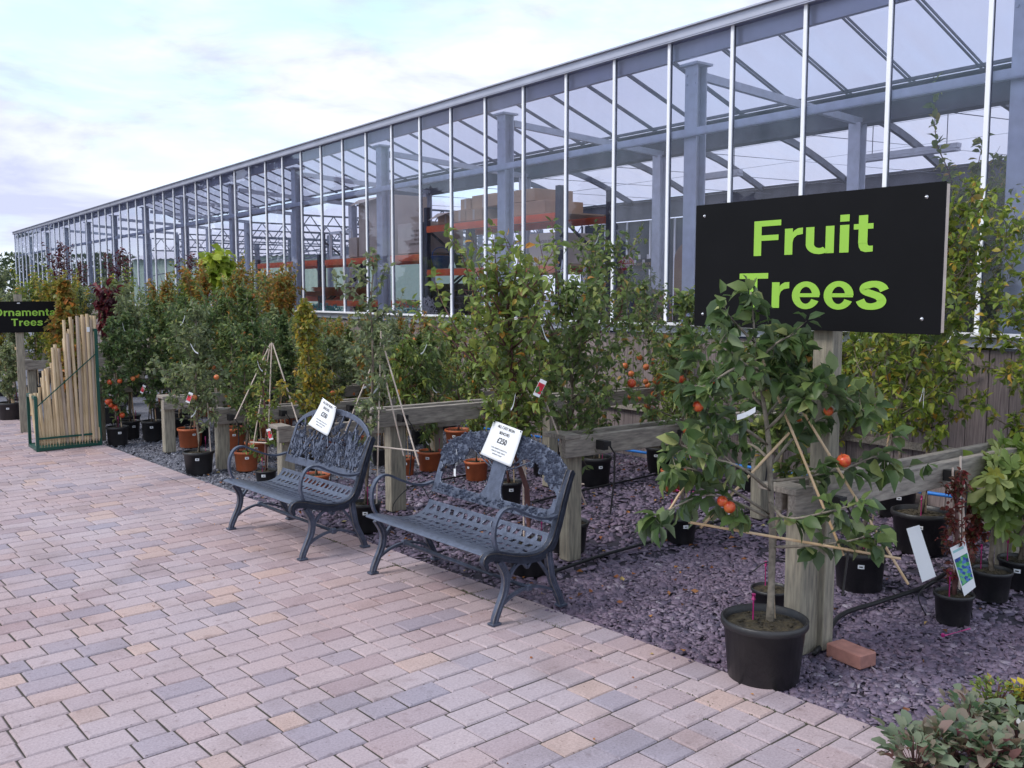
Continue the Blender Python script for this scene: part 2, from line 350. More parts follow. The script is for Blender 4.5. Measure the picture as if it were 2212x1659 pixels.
def thing(name, label, cat, loc=(0, 0, 0), rz=0.0, group=None):
    o = bpy.data.objects.new(name, None); o.empty_display_size = 0.1; col.objects.link(o)
    o.location = tuple(map(float, loc)); o.rotation_euler = (0, 0, rz); return tag(o, label, cat, group)
def copy_tree(o, parent=None):
    c = o.copy(); col.objects.link(c); c.parent = parent
    for ch in o.children: copy_tree(ch, c)
    return c
def rotz(a): return Matrix.Rotation(a, 3, 'Z')

def text_mesh(name, txt, size, mat, parent, origin, xdir, ydir, bold=0.0, sx=1.0, align='CENTER', extr=0.0008, bend=None, spacing=1.0, lspace=1.0):
    cu = bpy.data.curves.new(name, 'FONT'); cu.body = txt; cu.size = size; cu.offset = bold*size; cu.extrude = extr
    cu.align_x = align; cu.align_y = 'CENTER'; cu.space_character = spacing; cu.space_line = lspace; cu.resolution_u = 4
    tmp = bpy.data.objects.new('tmp', cu); col.objects.link(tmp)
    dg = bpy.context.evaluated_depsgraph_get(); dg.update()
    me = bpy.data.meshes.new_from_object(tmp.evaluated_get(dg)); bpy.data.objects.remove(tmp); bpy.data.curves.remove(cu)
    X = Vector(xdir).normalized(); Y = Vector(ydir).normalized(); Z = X.cross(Y); O = Vector(origin)
    for v in me.vertices:
        x, y, z = v.co.x*sx, v.co.y, v.co.z
        if bend: z += bend(x, y)
        v.co = O + X*x + Y*y + Z*z
    me.materials.clear(); me.materials.append(mat); me.name = name
    o = bpy.data.objects.new(name, me); col.objects.link(o)
    if parent is not None: o.parent = parent
    return o

# ------------------------------------------------------------------ leaves
T_FULL = np.array([[0, 0, 0], [.28, -.42, .10], [.28, 0, .0], [.28, .42, .10], [.62, -.44, .06], [.62, 0, -.04], [.62, .44, .06], [1, 0, -.22]])
F_FULL = [(0, 2, 1), (0, 3, 2), (1, 2, 5, 4), (2, 3, 6, 5), (4, 5, 7), (5, 6, 7)]
T_LO = np.array([[0, 0, 0], [.5, -.42, .08], [1, 0, -.14], [.5, .42, .08]]); F_LO = [(0, 2, 1), (0, 3, 2)]
def _lobed():
    vs = [[0, 0, 0]]; fs = []
    for a, l in ((-2.0, .45), (-1.0, .72), (0, 1.0), (1.0, .72), (2.0, .45)):
        c, s_ = math.cos(a), math.sin(a); b = len(vs)
        for t, w in ((.35*l, -.13), (.78*l, -.19), (l, 0), (.78*l, .19), (.35*l, .13)):
            vs.append([t*c-w*s_+.18, (t*s_+w*c), -.12*t*t])
        fs += [(0, b, b+1, b+2), (0, b+2, b+3, b+4)]
    vs = np.array(vs); vs[0] = [.1, 0, 0]; return vs, fs
T_LOB, F_LOB = _lobed()
T_OV = np.array([[0, 0, 0], [.35, -.05, 0], [.35, .05, 0], [.5, -.3, .06], [.5, 0, 0], [.5, .3, .06], [.78, -.33, .03], [.78, 0, -.05], [.78, .33, .03], [1, -.1, -.12], [1, .1, -.12]])
F_OV = [(0, 1, 4, 2), (1, 3, 4), (2, 4, 5), (3, 6, 7, 4), (4, 7, 8, 5), (6, 9, 10, 7), (7, 10, 8)]
TEMPL = {'full': (T_FULL, F_FULL), 'lo': (T_LO, F_LO), 'lobed': (T_LOB, F_LOB), 'oval': (T_OV, F_OV)}
def leaf_object(name, P, D, Nn, Ls, wid, mat, parent, kind='full', loc=(0, 0, 0)):
    T, Fc = TEMPL[kind]; P = np.asarray(P, float)-np.asarray(loc, float); D = np.asarray(D, float); Nn = np.asarray(Nn, float); Ls = np.asarray(Ls, float)
    D /= np.linalg.norm(D, axis=1)[:, None]+1e-9
    B = np.cross(D, Nn); B /= np.linalg.norm(B, axis=1)[:, None]+1e-9; N2 = np.cross(B, D)
    V = P[:, None, :] + Ls[:, None, None]*(T[None, :, 0:1]*D[:, None, :] + T[None, :, 1:2]*wid*B[:, None, :] + T[None, :, 2:3]*rng.uniform(.2, 2.4, len(P))[:, None, None]*N2[:, None, :])
    n, k = len(P), len(T); V = V.reshape(-1, 3)
    loops = np.concatenate([(np.arange(n)[:, None]*k + np.array(f)[None, :]) for f in Fc], axis=1).reshape(-1)
    sizes = np.tile(np.array([len(f) for f in Fc]), n)
    me = bpy.data.meshes.new(name); me.vertices.add(len(V)); me.vertices.foreach_set('co', V.reshape(-1))
    me.loops.add(len(loops)); me.loops.foreach_set('vertex_index', loops.astype(np.int32))
    me.polygons.add(len(sizes)); st = np.concatenate([[0], np.cumsum(sizes)[:-1]])
    me.polygons.foreach_set('loop_start', st.astype(np.int32)); me.polygons.foreach_set('loop_total', sizes.astype(np.int32))
    me.polygons.foreach_set('use_smooth', [True]*len(sizes))
    me.update(calc_edges=True); me.validate()
    me.materials.append(mat); o = bpy.data.objects.new(name, me); col.objects.link(o)
    if parent is not None: o.parent = parent
    return o
def rv(n): return rng.normal(size=(n, 3))
def grow(base_z, h, zb, R, nb, lean=(0, 0), prof='oval', up=0.7, tr=0.012, node=0.05, twig=0.4, wob=0.02):
    """returns MB of wood, arrays of leaf nodes and outward directions"""
    wood = MB(); P = []; D = []
    k = 9; tp = []
    for i in range(k+1):
        t = i/k; z = base_z+(h-base_z)*t
        tp.append(Vector((lean[0]*t+rng.uniform(-wob, wob)*(0 < i), lean[1]*t+rng.uniform(-wob, wob)*(0 < i), z)))
    wood.tube(tp, [tr*(1.25-t/k*1.1)+0.0015 if t else tr*1.5 for t in range(k+1)], 7)
    def tpos(z):
        t = min(max((z-base_z)/(h-base_z), 0), 0.999)*k; i = int(t); return tp[i].lerp(tp[i+1], t-i)
    ga = rng.uniform(0, 6.28)
    for i in range(nb):
        s = (i+rng.uniform(0, 1))/nb; z0 = zb+(h-zb)*s*0.93; ga += 2.4+rng.uniform(-.4, .4)
        if prof == 'oval': q = (math.sin(math.pi*min(1, .22+.78*s)**0.9))**0.8+.15
        elif prof == 'cone': q = 1.05-s*.9
        elif prof == 'col': q = .9 if s < .8 else .55
        elif prof == 'vase': q = .45+.75*s if s < .85 else .7
        else: q = 1-0.3*s
        Lb = R*q*rng.uniform(.65, 1.15); b0 = tpos(z0); d = Vector((math.cos(ga), math.sin(ga), up*rng.uniform(.5, 1.5))).normalized()
        pts = [b0]; dd = d.copy(); nseg = 5
        for j in range(nseg):
            dd = (dd+Vector(rng.uniform(-.22, .22, 3))+Vector((0, 0, .07 if up > 0 else -.1))).normalized(); pts.append(pts[-1]+dd*Lb/nseg)
        r0 = min(tr*.55, .004+Lb*.006); wood.tube(pts, [r0*(1-j/(nseg+.6)) for j in range(nseg+1)], 5)
        runs = [(pts[1:], 1.0)]
        for j in range(1, nseg+1):
            for q2 in range(2 if Lb > .2 else 1):
                if rng.rand() < .8:
                    td = (dd*.4+Vector(rng.uniform(-1, 1, 3))+Vector((0, 0, .3))).normalized(); lt = Lb*twig*rng.uniform(.35, 1)
                    p0 = pts[j]; p1 = p0+td*lt*.5; p2 = p1+(td+Vector(rng.uniform(-.3, .3, 3))).normalized()*lt*.5
                    wood.tube([p0, p1, p2], [r0*.4, r0*.3, .0012], 4, False); runs.append(([p0, p1, p2], 1))
        for (run, _) in runs:
            for a, b in zip(run[:-1], run[1:]):
                m = max(1, int((b-a).length/node)); dv = (b-a).normalized()
                for w in range(m): P.append(a.lerp(b, (w+rng.rand())/m)); D.append(dv)
    for i in range(int((h-zb)*.5/node)):          # leader
        z = zb+(h-zb)*(.5+.5*rng.rand()); P.append(tpos(z)); D.append(Vector((0, 0, 1)))
    P.append(tp[-1]); D.append(Vector((0, 0, 1)))
    return wood, np.array([tuple(p) for p in P]), np.array([tuple(d) for d in D])
def foliage(name, P, D, per, L, wid, mat, parent, kind='full', droop=0.25, out=0.9):
    P = np.repeat(P, per, 0); D = np.repeat(D, per, 0); n = len(P)
    r = rv(n); r /= np.linalg.norm(r, axis=1)[:, None]
    d = D*.45+r*out; d[:, 2] -= droop*rng.uniform(0, 2, n)
    d /= np.linalg.norm(d, axis=1)[:, None]
    nn = np.array([0, 0, 1.0])+rv(n)*.55
    return leaf_object(name, P+d*L*.12, d, nn, L*rng.uniform(.55, 1.15, n), wid, mat, parent, kind)

def pot_parts(t, r, h, mat, label=True, ang=None, mound=0.01):
    b = MB(); k = r
    pr = [(k*.80, 0), (k*.83, .004), (k*.95, h*.86), (k*1.0, h*.87), (k*1.03, h*.90), (k*1.03, h*.985), (k*.99, h), (k*.955, h*.985), (k*.93, h*.90), (k*.90, h*.84)]
    b.lathe(pr, 36); b.disc((0, 0, 0.003), k*.80, 36)
    b.build('pot', mat, t, smooth=True)
    s = MB(); n = 28; rings = 6; vs = [(0, 0, h*.89+mound)]; fs = []
    for i in range(1, rings+1):
        for j in range(n):
            a = 2*math.pi*j/n; rr = k*.94*i/rings; vs.append((rr*math.cos(a), rr*math.sin(a), h*.88+mound*(1-i/rings)+rng.uniform(-.006, .006)*(i < rings)))
    for j in range(n): fs.append((0, 1+j, 1+(j+1) % n))
    for i in range(rings-1):
        for j in range(n): fs.append((1+i*n+j, 1+(i+1)*n+j, 1+(i+1)*n+(j+1) % n, 1+i*n+(j+1) % n))
    s.add(vs, fs)
    if r > .1:                                   # crumbs and bark bits on the soil
        for i in range(60):
            a = rng.uniform(0, 6.28); rr = k*.85*math.sqrt(rng.rand()); s.box((rr*math.cos(a), rr*math.sin(a), h*.885+mound*(1-rr/k)), (rng.uniform(.006, .018), rng.uniform(.004, .01), .006), rotz(a*3))
    s.build('soil', M_SOIL, t)
    if label:
        a = ang if ang is not None else math.atan2(-t.location.y, -t.location.x)+rng.uniform(-.4, .4)
        c, s_ = math.cos(a), math.sin(a); zz = h*.70; rr = k*.935+.002
        p = MB(); vs = []
        for da in (-.16, -.05, .05, .16):
            for dz in (-.011, .011): vs.append((rr*math.cos(a+da*.11/k), rr*math.sin(a+da*.11/k), zz+dz))
        p.add(vs, [(0, 2, 3, 1), (2, 4, 5, 3), (4, 6, 7, 5)]); lb = p.build('price_label', M_WHITE, t)
        q = MB(); q.box(((rr+.001)*c, (rr+.001)*s_, zz), (.0012, .022*.8, .006), rotz(a)); q.build('printed_code', M_INK, lb)
    return
def apple(t, p, r, mat):
    b = MB(); b.lathe([(0.001, -r*.82), (r*.35, -r*.9), (r*.75, -r*.62), (r*.98, -.05*r), (r*.93, r*.45), (r*.6, r*.83), (r*.25, r*.8), (.001, r*.62)], 14)
    b.tube([(0, 0, r*.6), (r*.1, 0, r*1.3)], .0015, 4)
    o = b.build('apple' if mat is not M_APPLEO else 'apple', mat, t, smooth=True); o.location = Vector(p)-t.location; o.rotation_euler = rng.uniform(-.5, .5, 3); return o
def part_cane(t, a, b, r=.006, mat=None, name='cane'):
    m = MB(); a = Vector(a)-t.location; b = Vector(b)-t.location; n = max(3, int((b-a).length/.18)); pts = []; rr = []
    for i in range(n):
        for e, q in ((0, 1.25), (.02, 1.0), (.97, .96)):
            pts.append(a.lerp(b, min(1, (i+e)/n))); rr.append(r*q)
    pts.append(b); rr.append(r*.9)
    m.tube(pts, rr, 7); return m.build(name, mat or M_CANE, t, smooth=False)
def strip_tag(t, a, b, w=.012, sag=.02, mat=None, name='plant_label'):
    a = Vector(a)-t.location; b = Vector(b)-t.location; m = MB()
    pts = [a.lerp(b, i/6)+Vector((0, 0, -sag*(math.sin(math.pi*i/6)-i/6*.3))) for i in range(7)]
    m.strap(pts, w, .0012, (0, 0, 1)); o = m.build(name, mat or M_WHITE, t); return o

# picture-card materials
def cardmat(name, cols, scale=60):
    if name in MATS: return MATS[name]
    m, t, b = newmat(name); nn = t.nodes.new; L = t.links; b.inputs['Roughness'].default_value = .3
    tcn = nn('ShaderNodeTexCoord'); v = nn('ShaderNodeTexVoronoi'); v.inputs['Scale'].default_value = scale; L.new(tcn.outputs['Object'], v.inputs['Vector'])
    ra = nn('ShaderNodeValToRGB'); ra.color_ramp.interpolation = 'CONSTANT'; e = ra.color_ramp.elements
    while len(e) < len(cols): e.new(.5)
    for i, c in enumerate(cols): e[i].position = i/len(cols); e[i].color = (*c, 1)
    sp = nn('ShaderNodeSeparateColor'); L.new(v.outputs['Color'], sp.inputs[0]); L.new(sp.outputs[0], ra.inputs[0]); L.new(ra.outputs[0], b.inputs['Base Color'])
    MATS[name] = m; return m
M_CARDRED = cardmat('red_fruit_picture', [(.6, .02, .04), (.75, .06, .08), (.05, .16, .05), (.7, .3, .3), (.45, .01, .03)], 45)
M_CARDBLUE = cardmat('blueberry_picture', [(.03, .08, .35), (.08, .18, .5), (.05, .3, .1), (.02, .05, .2), (.15, .45, .2)], 70)
def picture_card(t, c, w, h, tilt, mat, name='picture_label', face=None):
    c = Vector(c)-t.location; R = Matrix.Rotation(-AZ+rng.uniform(-.3, .3), 3, 'Z') @ Matrix.Rotation(tilt, 3, 'Y'); m = MB(); m.box(c, (w, .0012, h), R); o = m.build(name, M_WHITE, t)
    q = MB(); q.box(c+R@Vector((0, -.0016, -h*.02)), (w*.9, .0012, h*.62), R); p = q.build('picture', mat, o)
    return o

# ================================================================== GROUND
m_ground = pm('blue_grey_gravel', (0.10, 0.105, 0.13), 0.95, 0, 0.35, 60, 0.8, 140, c2=(0.22, 0.22, 0.26))
g_ = MB(); g_.add([(-600, -300, -.03), (600, -300, -.03), (600, 900, -.03), (-600, 900, -.03)], [(0, 1, 2, 3)])
tag(g_.build('ground', m_ground), kind='structure')
# path edge line: E0 + s*ED ; the courses of pavers run across it
E0 = np.array([3.085, 1.9]); E1 = np.array([2.61, 8.04]); ED = (E1-E0)/np.linalg.norm(E1-E0); EN = np.array([-ED[1], ED[0]])   # EN points to the path side (-X)
def edge_pt(s, w): return E0+ED*s+EN*w
jb = MB(); q = [edge_pt(-4, -.005), edge_pt(12, -.005), edge_pt(60, -.005), edge_pt(60, 30), edge_pt(-4, 30)]
jb.add([(a[0], a[1], -.007) for a in q], [(0, 1, 2, 3, 4)])
tag(jb.build('path', pm('jointing_sand', (0.035, 0.031, 0.026), 1.0, 0, 0.3, 6, 0.4, 150, c2=(0.08, 0.07, 0.055))), kind='structure')
def pavers():
    pal = []
    V = []; Fs = []
    PIT = 0.1365; gap = .0065; b = .006
    def brick(s0, s1, w0, w1, zc):
        o = len(V); j = rng.uniform(-.0012, .0012, 8)
        z1 = zc; z0 = -.012
        tl = rng.uniform(-.0012, .0012, 4)
        cs = [(s0+gap/2+j[0], w0+gap/2+j[1]), (s1-gap/2+j[2], w0+gap/2+j[3]), (s1-gap/2+j[4], w1-gap/2+j[5]), (s0+gap/2+j[6], w1-gap/2+j[7])]
        cx = (s0+s1)/2; cy = (w0+w1)/2
        for (a, c) in cs: p = edge_pt(a, c); V.append((p[0], p[1], z0))
        for k, (a, c) in enumerate(cs): p = edge_pt(a, c); V.append((p[0], p[1], z1-b+tl[k]))
        for k, (a, c) in enumerate(cs):
            p = edge_pt(a+b*np.sign(cx-a), c+b*np.sign(cy-c)); V.append((p[0], p[1], z1+tl[k]))
        for k in range(4):
            k2 = (k+1) % 4; Fs.append((o+k, o+4+k, o+4+k2, o+k2)); Fs.append((o+4+k, o+8+k, o+8+k2, o+4+k2))
        Fs.append((o+8, o+11, o+10, o+9))
    s = -3.0; n = 0
    while s < 34:
        brick(s, s+PIT, 0, .162, rng.uniform(-.001, .001)+.001); s += PIT
    s = -3.0+.03
    while s < 34:
        # how much of this course is in view
        w = .166; first = True
        wmax = 5.5 if s < 9 else 7.5 if s < 16 else 9
        if s < 0: wmax = 4.0
        while w < wmax:
            L = rng.choice([.113, .16, .16, .208, .208]);
            if first: L = rng.choice([.10, .16, .208, .13]); first = False
            brick(s, s+PIT, w, w+L, rng.uniform(-.0022, .0022)); w += L
        s += PIT
    me = bpy.data.meshes.new('paving'); me.from_pydata(V, [], Fs); me.update(); return me
m_pave = island_ramp('clay_paver', [(0, (0.30, 0.27, 0.32)), (.10, (0.345, 0.30, 0.34)), (.2, (0.39, 0.33, 0.36)), (.68, (0.425, 0.355, 0.375)), (.80, (0.35, 0.28, 0.305)), (.92, (0.42, 0.335, 0.345)), (.955, (0.44, 0.345, 0.33)), (1, (0.46, 0.35, 0.325))],
                     rough=.9, noise=.22, nscale=110, bump=.35, bscale=260, spec=.25, patch=(0.55, (0.96, 0.85, 0.80)), stain=True)
pme = pavers(); pme.materials.append(m_pave); po = bpy.data.objects.new('paving', pme); col.objects.link(po); tag(po, kind='structure')

# --- slate chippings: every chip a real flat stone
def chips(name, n, xr, yr, size, thick, mat, reject, z0=-.026, zj=.012, tilt=.22):
    P = np.stack([rng.uniform(*xr, n), rng.uniform(*yr, n)], 1); P = P[[not reject(a, b) for a, b in P]]; n = len(P)
    k = 6; ang = np.linspace(0, 2*np.pi, k, endpoint=False)[None, :]+rng.uniform(-.35, .35, (n, k))
    asp = rng.uniform(.45, 1, n)[:, None]; sz = (size*(.35+1.25*rng.rand(n)**2.2))[:, None]
    r = rng.uniform(.7, 1.15, (n, k)); x = np.cos(ang)*r*sz; y = np.sin(ang)*r*sz*asp
    rot = rng.uniform(0, 2*np.pi, n)[:, None]; X = x*np.cos(rot)-y*np.sin(rot); Y = x*np.sin(rot)+y*np.cos(rot)
    tx = rng.normal(0, tilt, n)[:, None]; ty = rng.normal(0, tilt, n)[:, None]
    zc = (z0+rng.uniform(0, zj, n))[:, None]; th = (thick*rng.uniform(.5, 1.4, n))[:, None]
    Zt = zc+th+X*tx+Y*ty; Zb = Zt-th
    top = np.stack([X*.93+P[:, 0:1], Y*.93+P[:, 1:2], Zt], 2); bot = np.stack([X+P[:, 0:1], Y+P[:, 1:2], Zb], 2)
    V = np.concatenate([top, bot], 1).reshape(-1, 3)
    base = np.arange(n)[:, None]*(2*k)
    loops = [base+np.arange(k)[None, :]]; sizes = [k]
    for j in range(k): loops.append(base+np.array([j, j+k, (j+1) % k+k, (j+1) % k])[None, :]); sizes.append(4)
    lp = np.concatenate(loops, 1).reshape(-1); ss = np.tile(np.array(sizes), n)
    me = bpy.data.meshes.new(name); me.vertices.add(len(V)); me.vertices.foreach_set('co', V.reshape(-1)); me.loops.add(len(lp)); me.loops.foreach_set('vertex_index', lp.astype(np.int32))
    me.polygons.add(len(ss)); me.polygons.foreach_set('loop_start', np.concatenate([[0], np.cumsum(ss)[:-1]]).astype(np.int32)); me.polygons.foreach_set('loop_total', ss.astype(np.int32))
    me.update(calc_edges=True); me.validate(); me.materials.append(mat); o = bpy.data.objects.new(name, me); col.objects.link(o); return o
def onpath(x, y):
    d = np.array([x, y])-E0; return d@EN > -.012
m_slate = island_ramp('plum_slate', [(0, (0.07, 0.06, 0.10)), (.35, (0.135, 0.105, 0.155)), (.7, (0.185, 0.14, 0.20)), (.96, (0.23, 0.19, 0.25)), (1, (0.33, 0.30, 0.35))], rough=.62, noise=.2, nscale=40, bump=.3, bscale=120, spec=.5, patch=(1.2, (0.8, 0.72, 0.75)))
m_slateb = pm('slate_bed', (0.028, 0.023, 0.036), 1, 0, .3, 30)
sb = MB(); q = [edge_pt(-3, -.004), edge_pt(5.1, -.004), (6.45, 7.1), (6.45, -1.2)]; sb.add([(a[0], a[1], -.024) for a in q], [(0, 3, 2, 1)])
tag(sb.build('slate_bed', m_slateb), kind='structure')
sl1 = chips('slate_chippings', 32000, (2.6, 4.6), (.9, 4.0), .019, .0055, m_slate, onpath)
tag(sl1, 'plum and grey slate chippings covering the bed beside the paved path', 'slate chippings', kind='stuff')
sl2 = chips('slate_chippings', 20000, (2.6, 6.5), (2.0, 7.4), .026, .007, m_slate, lambda x, y: onpath(x, y) or (x < 4.5 and y < 3.9))
tag(sl2, 'plum slate chippings further back between the rows of trees', 'slate chippings', kind='stuff')
sl3 = chips('stray_chippings', 2600, (2.5, 3.2), (.9, 8.0), .009, .004, m_slate, lambda x, y: not (-.01 < (np.array([x, y])-E0)@EN < .10*rng.rand()**2.5), z0=.0, zj=.002, tilt=.1)
tag(sl3, 'stray chips and grit lying on the edge bricks of the paving', 'stray chippings', kind='stuff')
m_grav = island_ramp('grey_gravel', [(0, (0.07, 0.07, 0.09)), (.6, (0.16, 0.165, 0.20)), (1, (0.30, 0.30, 0.34))], rough=.9, noise=.2, nscale=40)
gr = chips('gravel', 26000, (2.1, 6.4), (6.4, 12.5), .014, .006, m_grav, onpath, tilt=.3)
tag(gr, 'blue grey gravel under the far rows of potted trees', 'gravel', kind='stuff')
m_fall = leafmat('fallen_leaf', [(0, (0.16, 0.07, 0.03)), (.6, (0.42, 0.14, 0.04)), (.9, (0.6, 0.28, 0.07)), (1, (0.62, 0.52, 0.2))], back=(.4, .2, .1))
n = 520; fx = rng.uniform(2.7, 6.2, n); fy = rng.uniform(1.2, 8.5, n); k = [not onpath(a, b) and (rng.rand() < .3 + .7*(b > 3.2)) for a, b in zip(fx, fy)]; fx = fx[k]; fy = fy[k]; n = len(fx)
D = rv(n); D[:, 2] *= .2; Nn = np.array([0, 0, 1.0])+rv(n)*.35
lf = leaf_object('fallen_leaves', np.stack([fx, fy, np.full(n, .0)+rng.uniform(-.008, .006, n)], 1), D, Nn, rng.uniform(.02, .045, n), .8, m_fall, None, 'lo')
tag(lf, 'orange and brown fallen leaves scattered over the slate chippings', 'fallen leaves', kind='stuff')
n = 170; fx = rng.uniform(-1.5, 3.0, n); fy = rng.uniform(1.2, 9, n); k = [((np.array([a, b])-E0)@EN > .01) and rng.rand() < math.exp(-((np.array([a, b])-E0)@EN)*.9)+.15 for a, b in zip(fx, fy)]; fx = fx[k]; fy = fy[k]; n = len(fx); D = rv(n); D[:, 2] *= .1
lf = leaf_object('leaf_crumbs', np.stack([fx, fy, np.full(n, .005)], 1), D, np.array([0, 0, 1.0])+rv(n)*.2, rng.uniform(.006, .022, n), .8, m_fall, None, 'lo')
tag(lf, 'small brown leaf crumbs and grit lying about on the block paving', 'leaf litter', kind='stuff')
# moss in a few paver joints
n = 5000; c = [edge_pt(*a) for a in ((.35, .17), (.62, .30), (.5, .43), (1.55, .15), (1.9, .17), (2.2, .16), (1.7, .28), (2.9, .165), (2.6, .3), (3.6, .165), (1.2, .3))]
idx = rng.randint(0, len(c), n); P = np.array([c[i] for i in idx]); alongs = rng.rand(n) < .5
P += np.where(alongs[:, None], ED[None]*rng.normal(0, .10, n)[:, None]+EN[None]*rng.normal(0, .004, n)[:, None], ED[None]*rng.normal(0, .004, n)[:, None]+EN[None]*rng.normal(0, .07, n)[:, None])
P = P[::2]; n = len(P); D = rv(n)*.5; D[:, 2] = 1
mo = leaf_object('moss', np.column_stack([P, np.full(n, -.006)]), D, rv(n), rng.uniform(.004, .011, n), .6, leafmat('moss_green', [(0, (.05, .06, .02)), (1, (.14, .16, .03))]), None, 'lo')
tag(mo, 'green moss growing in the joints near the edge of the paving', 'moss', kind='stuff')

# ================================================================== GREENHOUSE
GX = 6.5; SP = 0.7535
ys = np.array([onX(x, 312-.289*(x-692), GX)[1] for x in (692, 740, 790, 847, 907, 975, 1048, 1130, 1223, 1330, 1450, 1583, 1745, 1927)])
i_ = np.arange(14); SP = float(-np.polyfit(i_, ys, 1)[0]); Y0 = float(np.polyfit(i_, ys, 1)[1])      # mullion 0 at Y0, next ones nearer
bars = [Y0-SP*i for i in range(-37, 17)]     # far ... near
YF, YN = bars[0], bars[-1]
ZT, ZB = 3.9, 1.33
GH = thing('greenhouse', 'long glass greenhouse with white glazing bars behind the tree rows', 'greenhouse', (GX, (YF+YN)/2, 0))
def B(name, mb, mat, smooth=False, parent=None): return mb.build(name, mat, parent or GH, world=True, smooth=smooth) if parent is None else mb.build(name, mat, parent)
m = MB(); m.box((GX, (YF+YN)/2, ZT+.035), (.10, YF-YN+.2, .09)); m.box((GX-.055, (YF+YN)/2, ZT+.085), (.05, YF-YN+.2, .014)); m.box((GX+.10, (YF+YN)/2, ZT+.05), (.09, YF-YN+.2, .012))
m.box((GX-.052, (YF+YN)/2, ZT+.012), (.006, YF-YN+.2, .02)); B('top_gutter', m, M_FASCIA)
m = MB(); m.box((GX+.085, (YF+YN)/2, ZT-.08), (.05, YF-YN, .15)); B('eaves_beam', m, M_FASCIA)
m = MB(); m.box((GX+.055, (YF+YN)/2, 3.07), (.07, YF-YN, .06)); m.box((GX+.05, (YF+YN)/2, 3.043), (.05, YF-YN, .02)); B('middle_rail', m, M_GALV)
m = MB(); m.box((GX-.03, (YF+YN)/2, ZB-.012), (.13, YF-YN, .022)); B('sill', m, M_ALU)
m = MB(); m.box((GX-.01, (YF+YN)/2, ZB-.062), (.055, YF-YN, .075)); B('sill_rail', m, M_GALV)
for y in bars:
    m = MB(); m.box((GX-.010, y, (ZT+ZB)/2), (.012, .032, ZT-ZB)); m.box((GX+.002, y, (ZT+ZB)/2), (.011, .014, ZT-ZB)); m.cur = 1; m.box((GX+.016, y-.001, (ZT+ZB)/2), (.016, .022, ZT-ZB)); B('glazing_bar', m, [M_ALU, M_GALVD])
for a, b in zip(bars[:-1], bars[1:]):
    m = MB(); m.box((GX, (a+b)/2, (ZT+ZB)/2), (.004, abs(a-b)-.022, ZT-ZB-.002)); 
    # a pane is a single sheet seen as one surface
    m = MB(); t_ = rng.uniform(-.0007, .0007, 2); m.add([(GX+t_[0], a-.011, ZB), (GX+t_[1], b+.011, ZB), (GX-t_[0], b+.011, ZT-.01), (GX-t_[1], a-.011, ZT-.01)], [(0, 1, 2, 3)]); B('glass_pane', m, M_GLASS)
# timber cladding below the sill
m = MB(); y = YN
while y < 34:
    w = rng.uniform(.12, .15); m.box((GX+.01+rng.uniform(-.004, .004), y+w/2, .60), (.022, w-.006, 1.24-.02)); y += w
B('timber_cladding', m, M_CLAD)
m = MB(); m.box((GX-.03, (YN+30)/2, .48), (.04, 30-YN, .05)); B('cladding_rail', m, M_TIMBER)
# wall posts (H section) every fourth bar
posts = [Y0-SP*k-.14 for k in range(-44, 18, 4)]   # refined below
pk = [k for k in range(-37, 18) if (k-2) % 4 == 0]
pY = [Y0-SP*k-.17 for k in pk]
for y in pY:
    m = MB(); x0 = GX+.17; z1 = ZT-.22
    m.box((x0, y, z1/2), (.11, .012, z1)); m.box((x0-.06, y, z1/2), (.012, .15, z1)); m.box((x0+.06, y, z1/2), (.012, .15, z1))
    m.box((x0, y, z1+.012), (.22, .21, .02))
    for zz in (z1-.08, z1-.16):
        for dy in (-.05, .05): m.box((x0-.070, y+dy, zz), (.012, .018, .018))
    B('steel_post', m, M_GALV)
# inner posts, beams between them, gutter
IX = 9.33
roofY = [y for y in pY if y < 31]
for y in [v for v in pY if v < 33]:
    m = MB(); m.box((IX-.1, y, 1.72), (.12, .012, 3.44)); m.box((IX-.16, y, 1.72), (.012, .14, 3.44)); m.box((IX-.04, y, 1.72), (.012, .14, 3.44)); B('inner_post', m, M_GALV)
    m = MB(); m.beam((GX+.29, y, ZT-.30), (IX-.05, y, 3.46), .05, .075); B('tie_beam', m, M_GALV)
YG = 17.2
m = MB(); m.box((IX+.08, (YN+YG)/2, 3.60), (.10, YG-YN, .32)); m.box((IX+.02, (YN+YG)/2, 3.44), (.20, YG-YN, .02)); m.box((IX+.02, (YN+YG)/2, 3.765), (.22, YG-YN, .02)); B('valley_gutter', m, M_GUTT)
m = MB(); m.box((IX+.08, (YG+29.5)/2, 3.70), (.10, 29.5-YG, .14)); B('valley_gutter', m, M_GUTT)
# roof of the first bay: translucent sheets, ribs
prof = [(GX+.12, 3.96), (7.25, 4.20), (7.75, 4.36), (8.23, 4.24), (9.30, 3.79)]
YR = 29.6
m = MB(); vs = []
for (x, z) in prof: vs += [(x, YN, z), (x, YR, z)]
m.add(vs, [(2*i, 2*i+1, 2*i+3, 2*i+2) for i in range(len(prof)-1)]); B('roof_sheet', m, M_ROOF)
y = Y0-SP*16
ry = []
while y < YR: ry.append(y); y += .595*1.247*1.0 if False else .74
for y in ry[:100]:
    m = MB()
    for dy in (-.022, .022): m.beam((7.75, y+dy, 4.335), (9.28, y+dy, 3.775), .012, .022)
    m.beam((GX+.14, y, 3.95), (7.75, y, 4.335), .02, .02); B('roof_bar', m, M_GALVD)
m = MB(); m.box((7.75, (YN+YR)/2, 4.32), (.06, YR-YN, .05)); m.box((9.22, (YN+YR)/2, 3.80), (.05, YR-YN, .03)); B('ridge_purlin', m, M_GALVD)
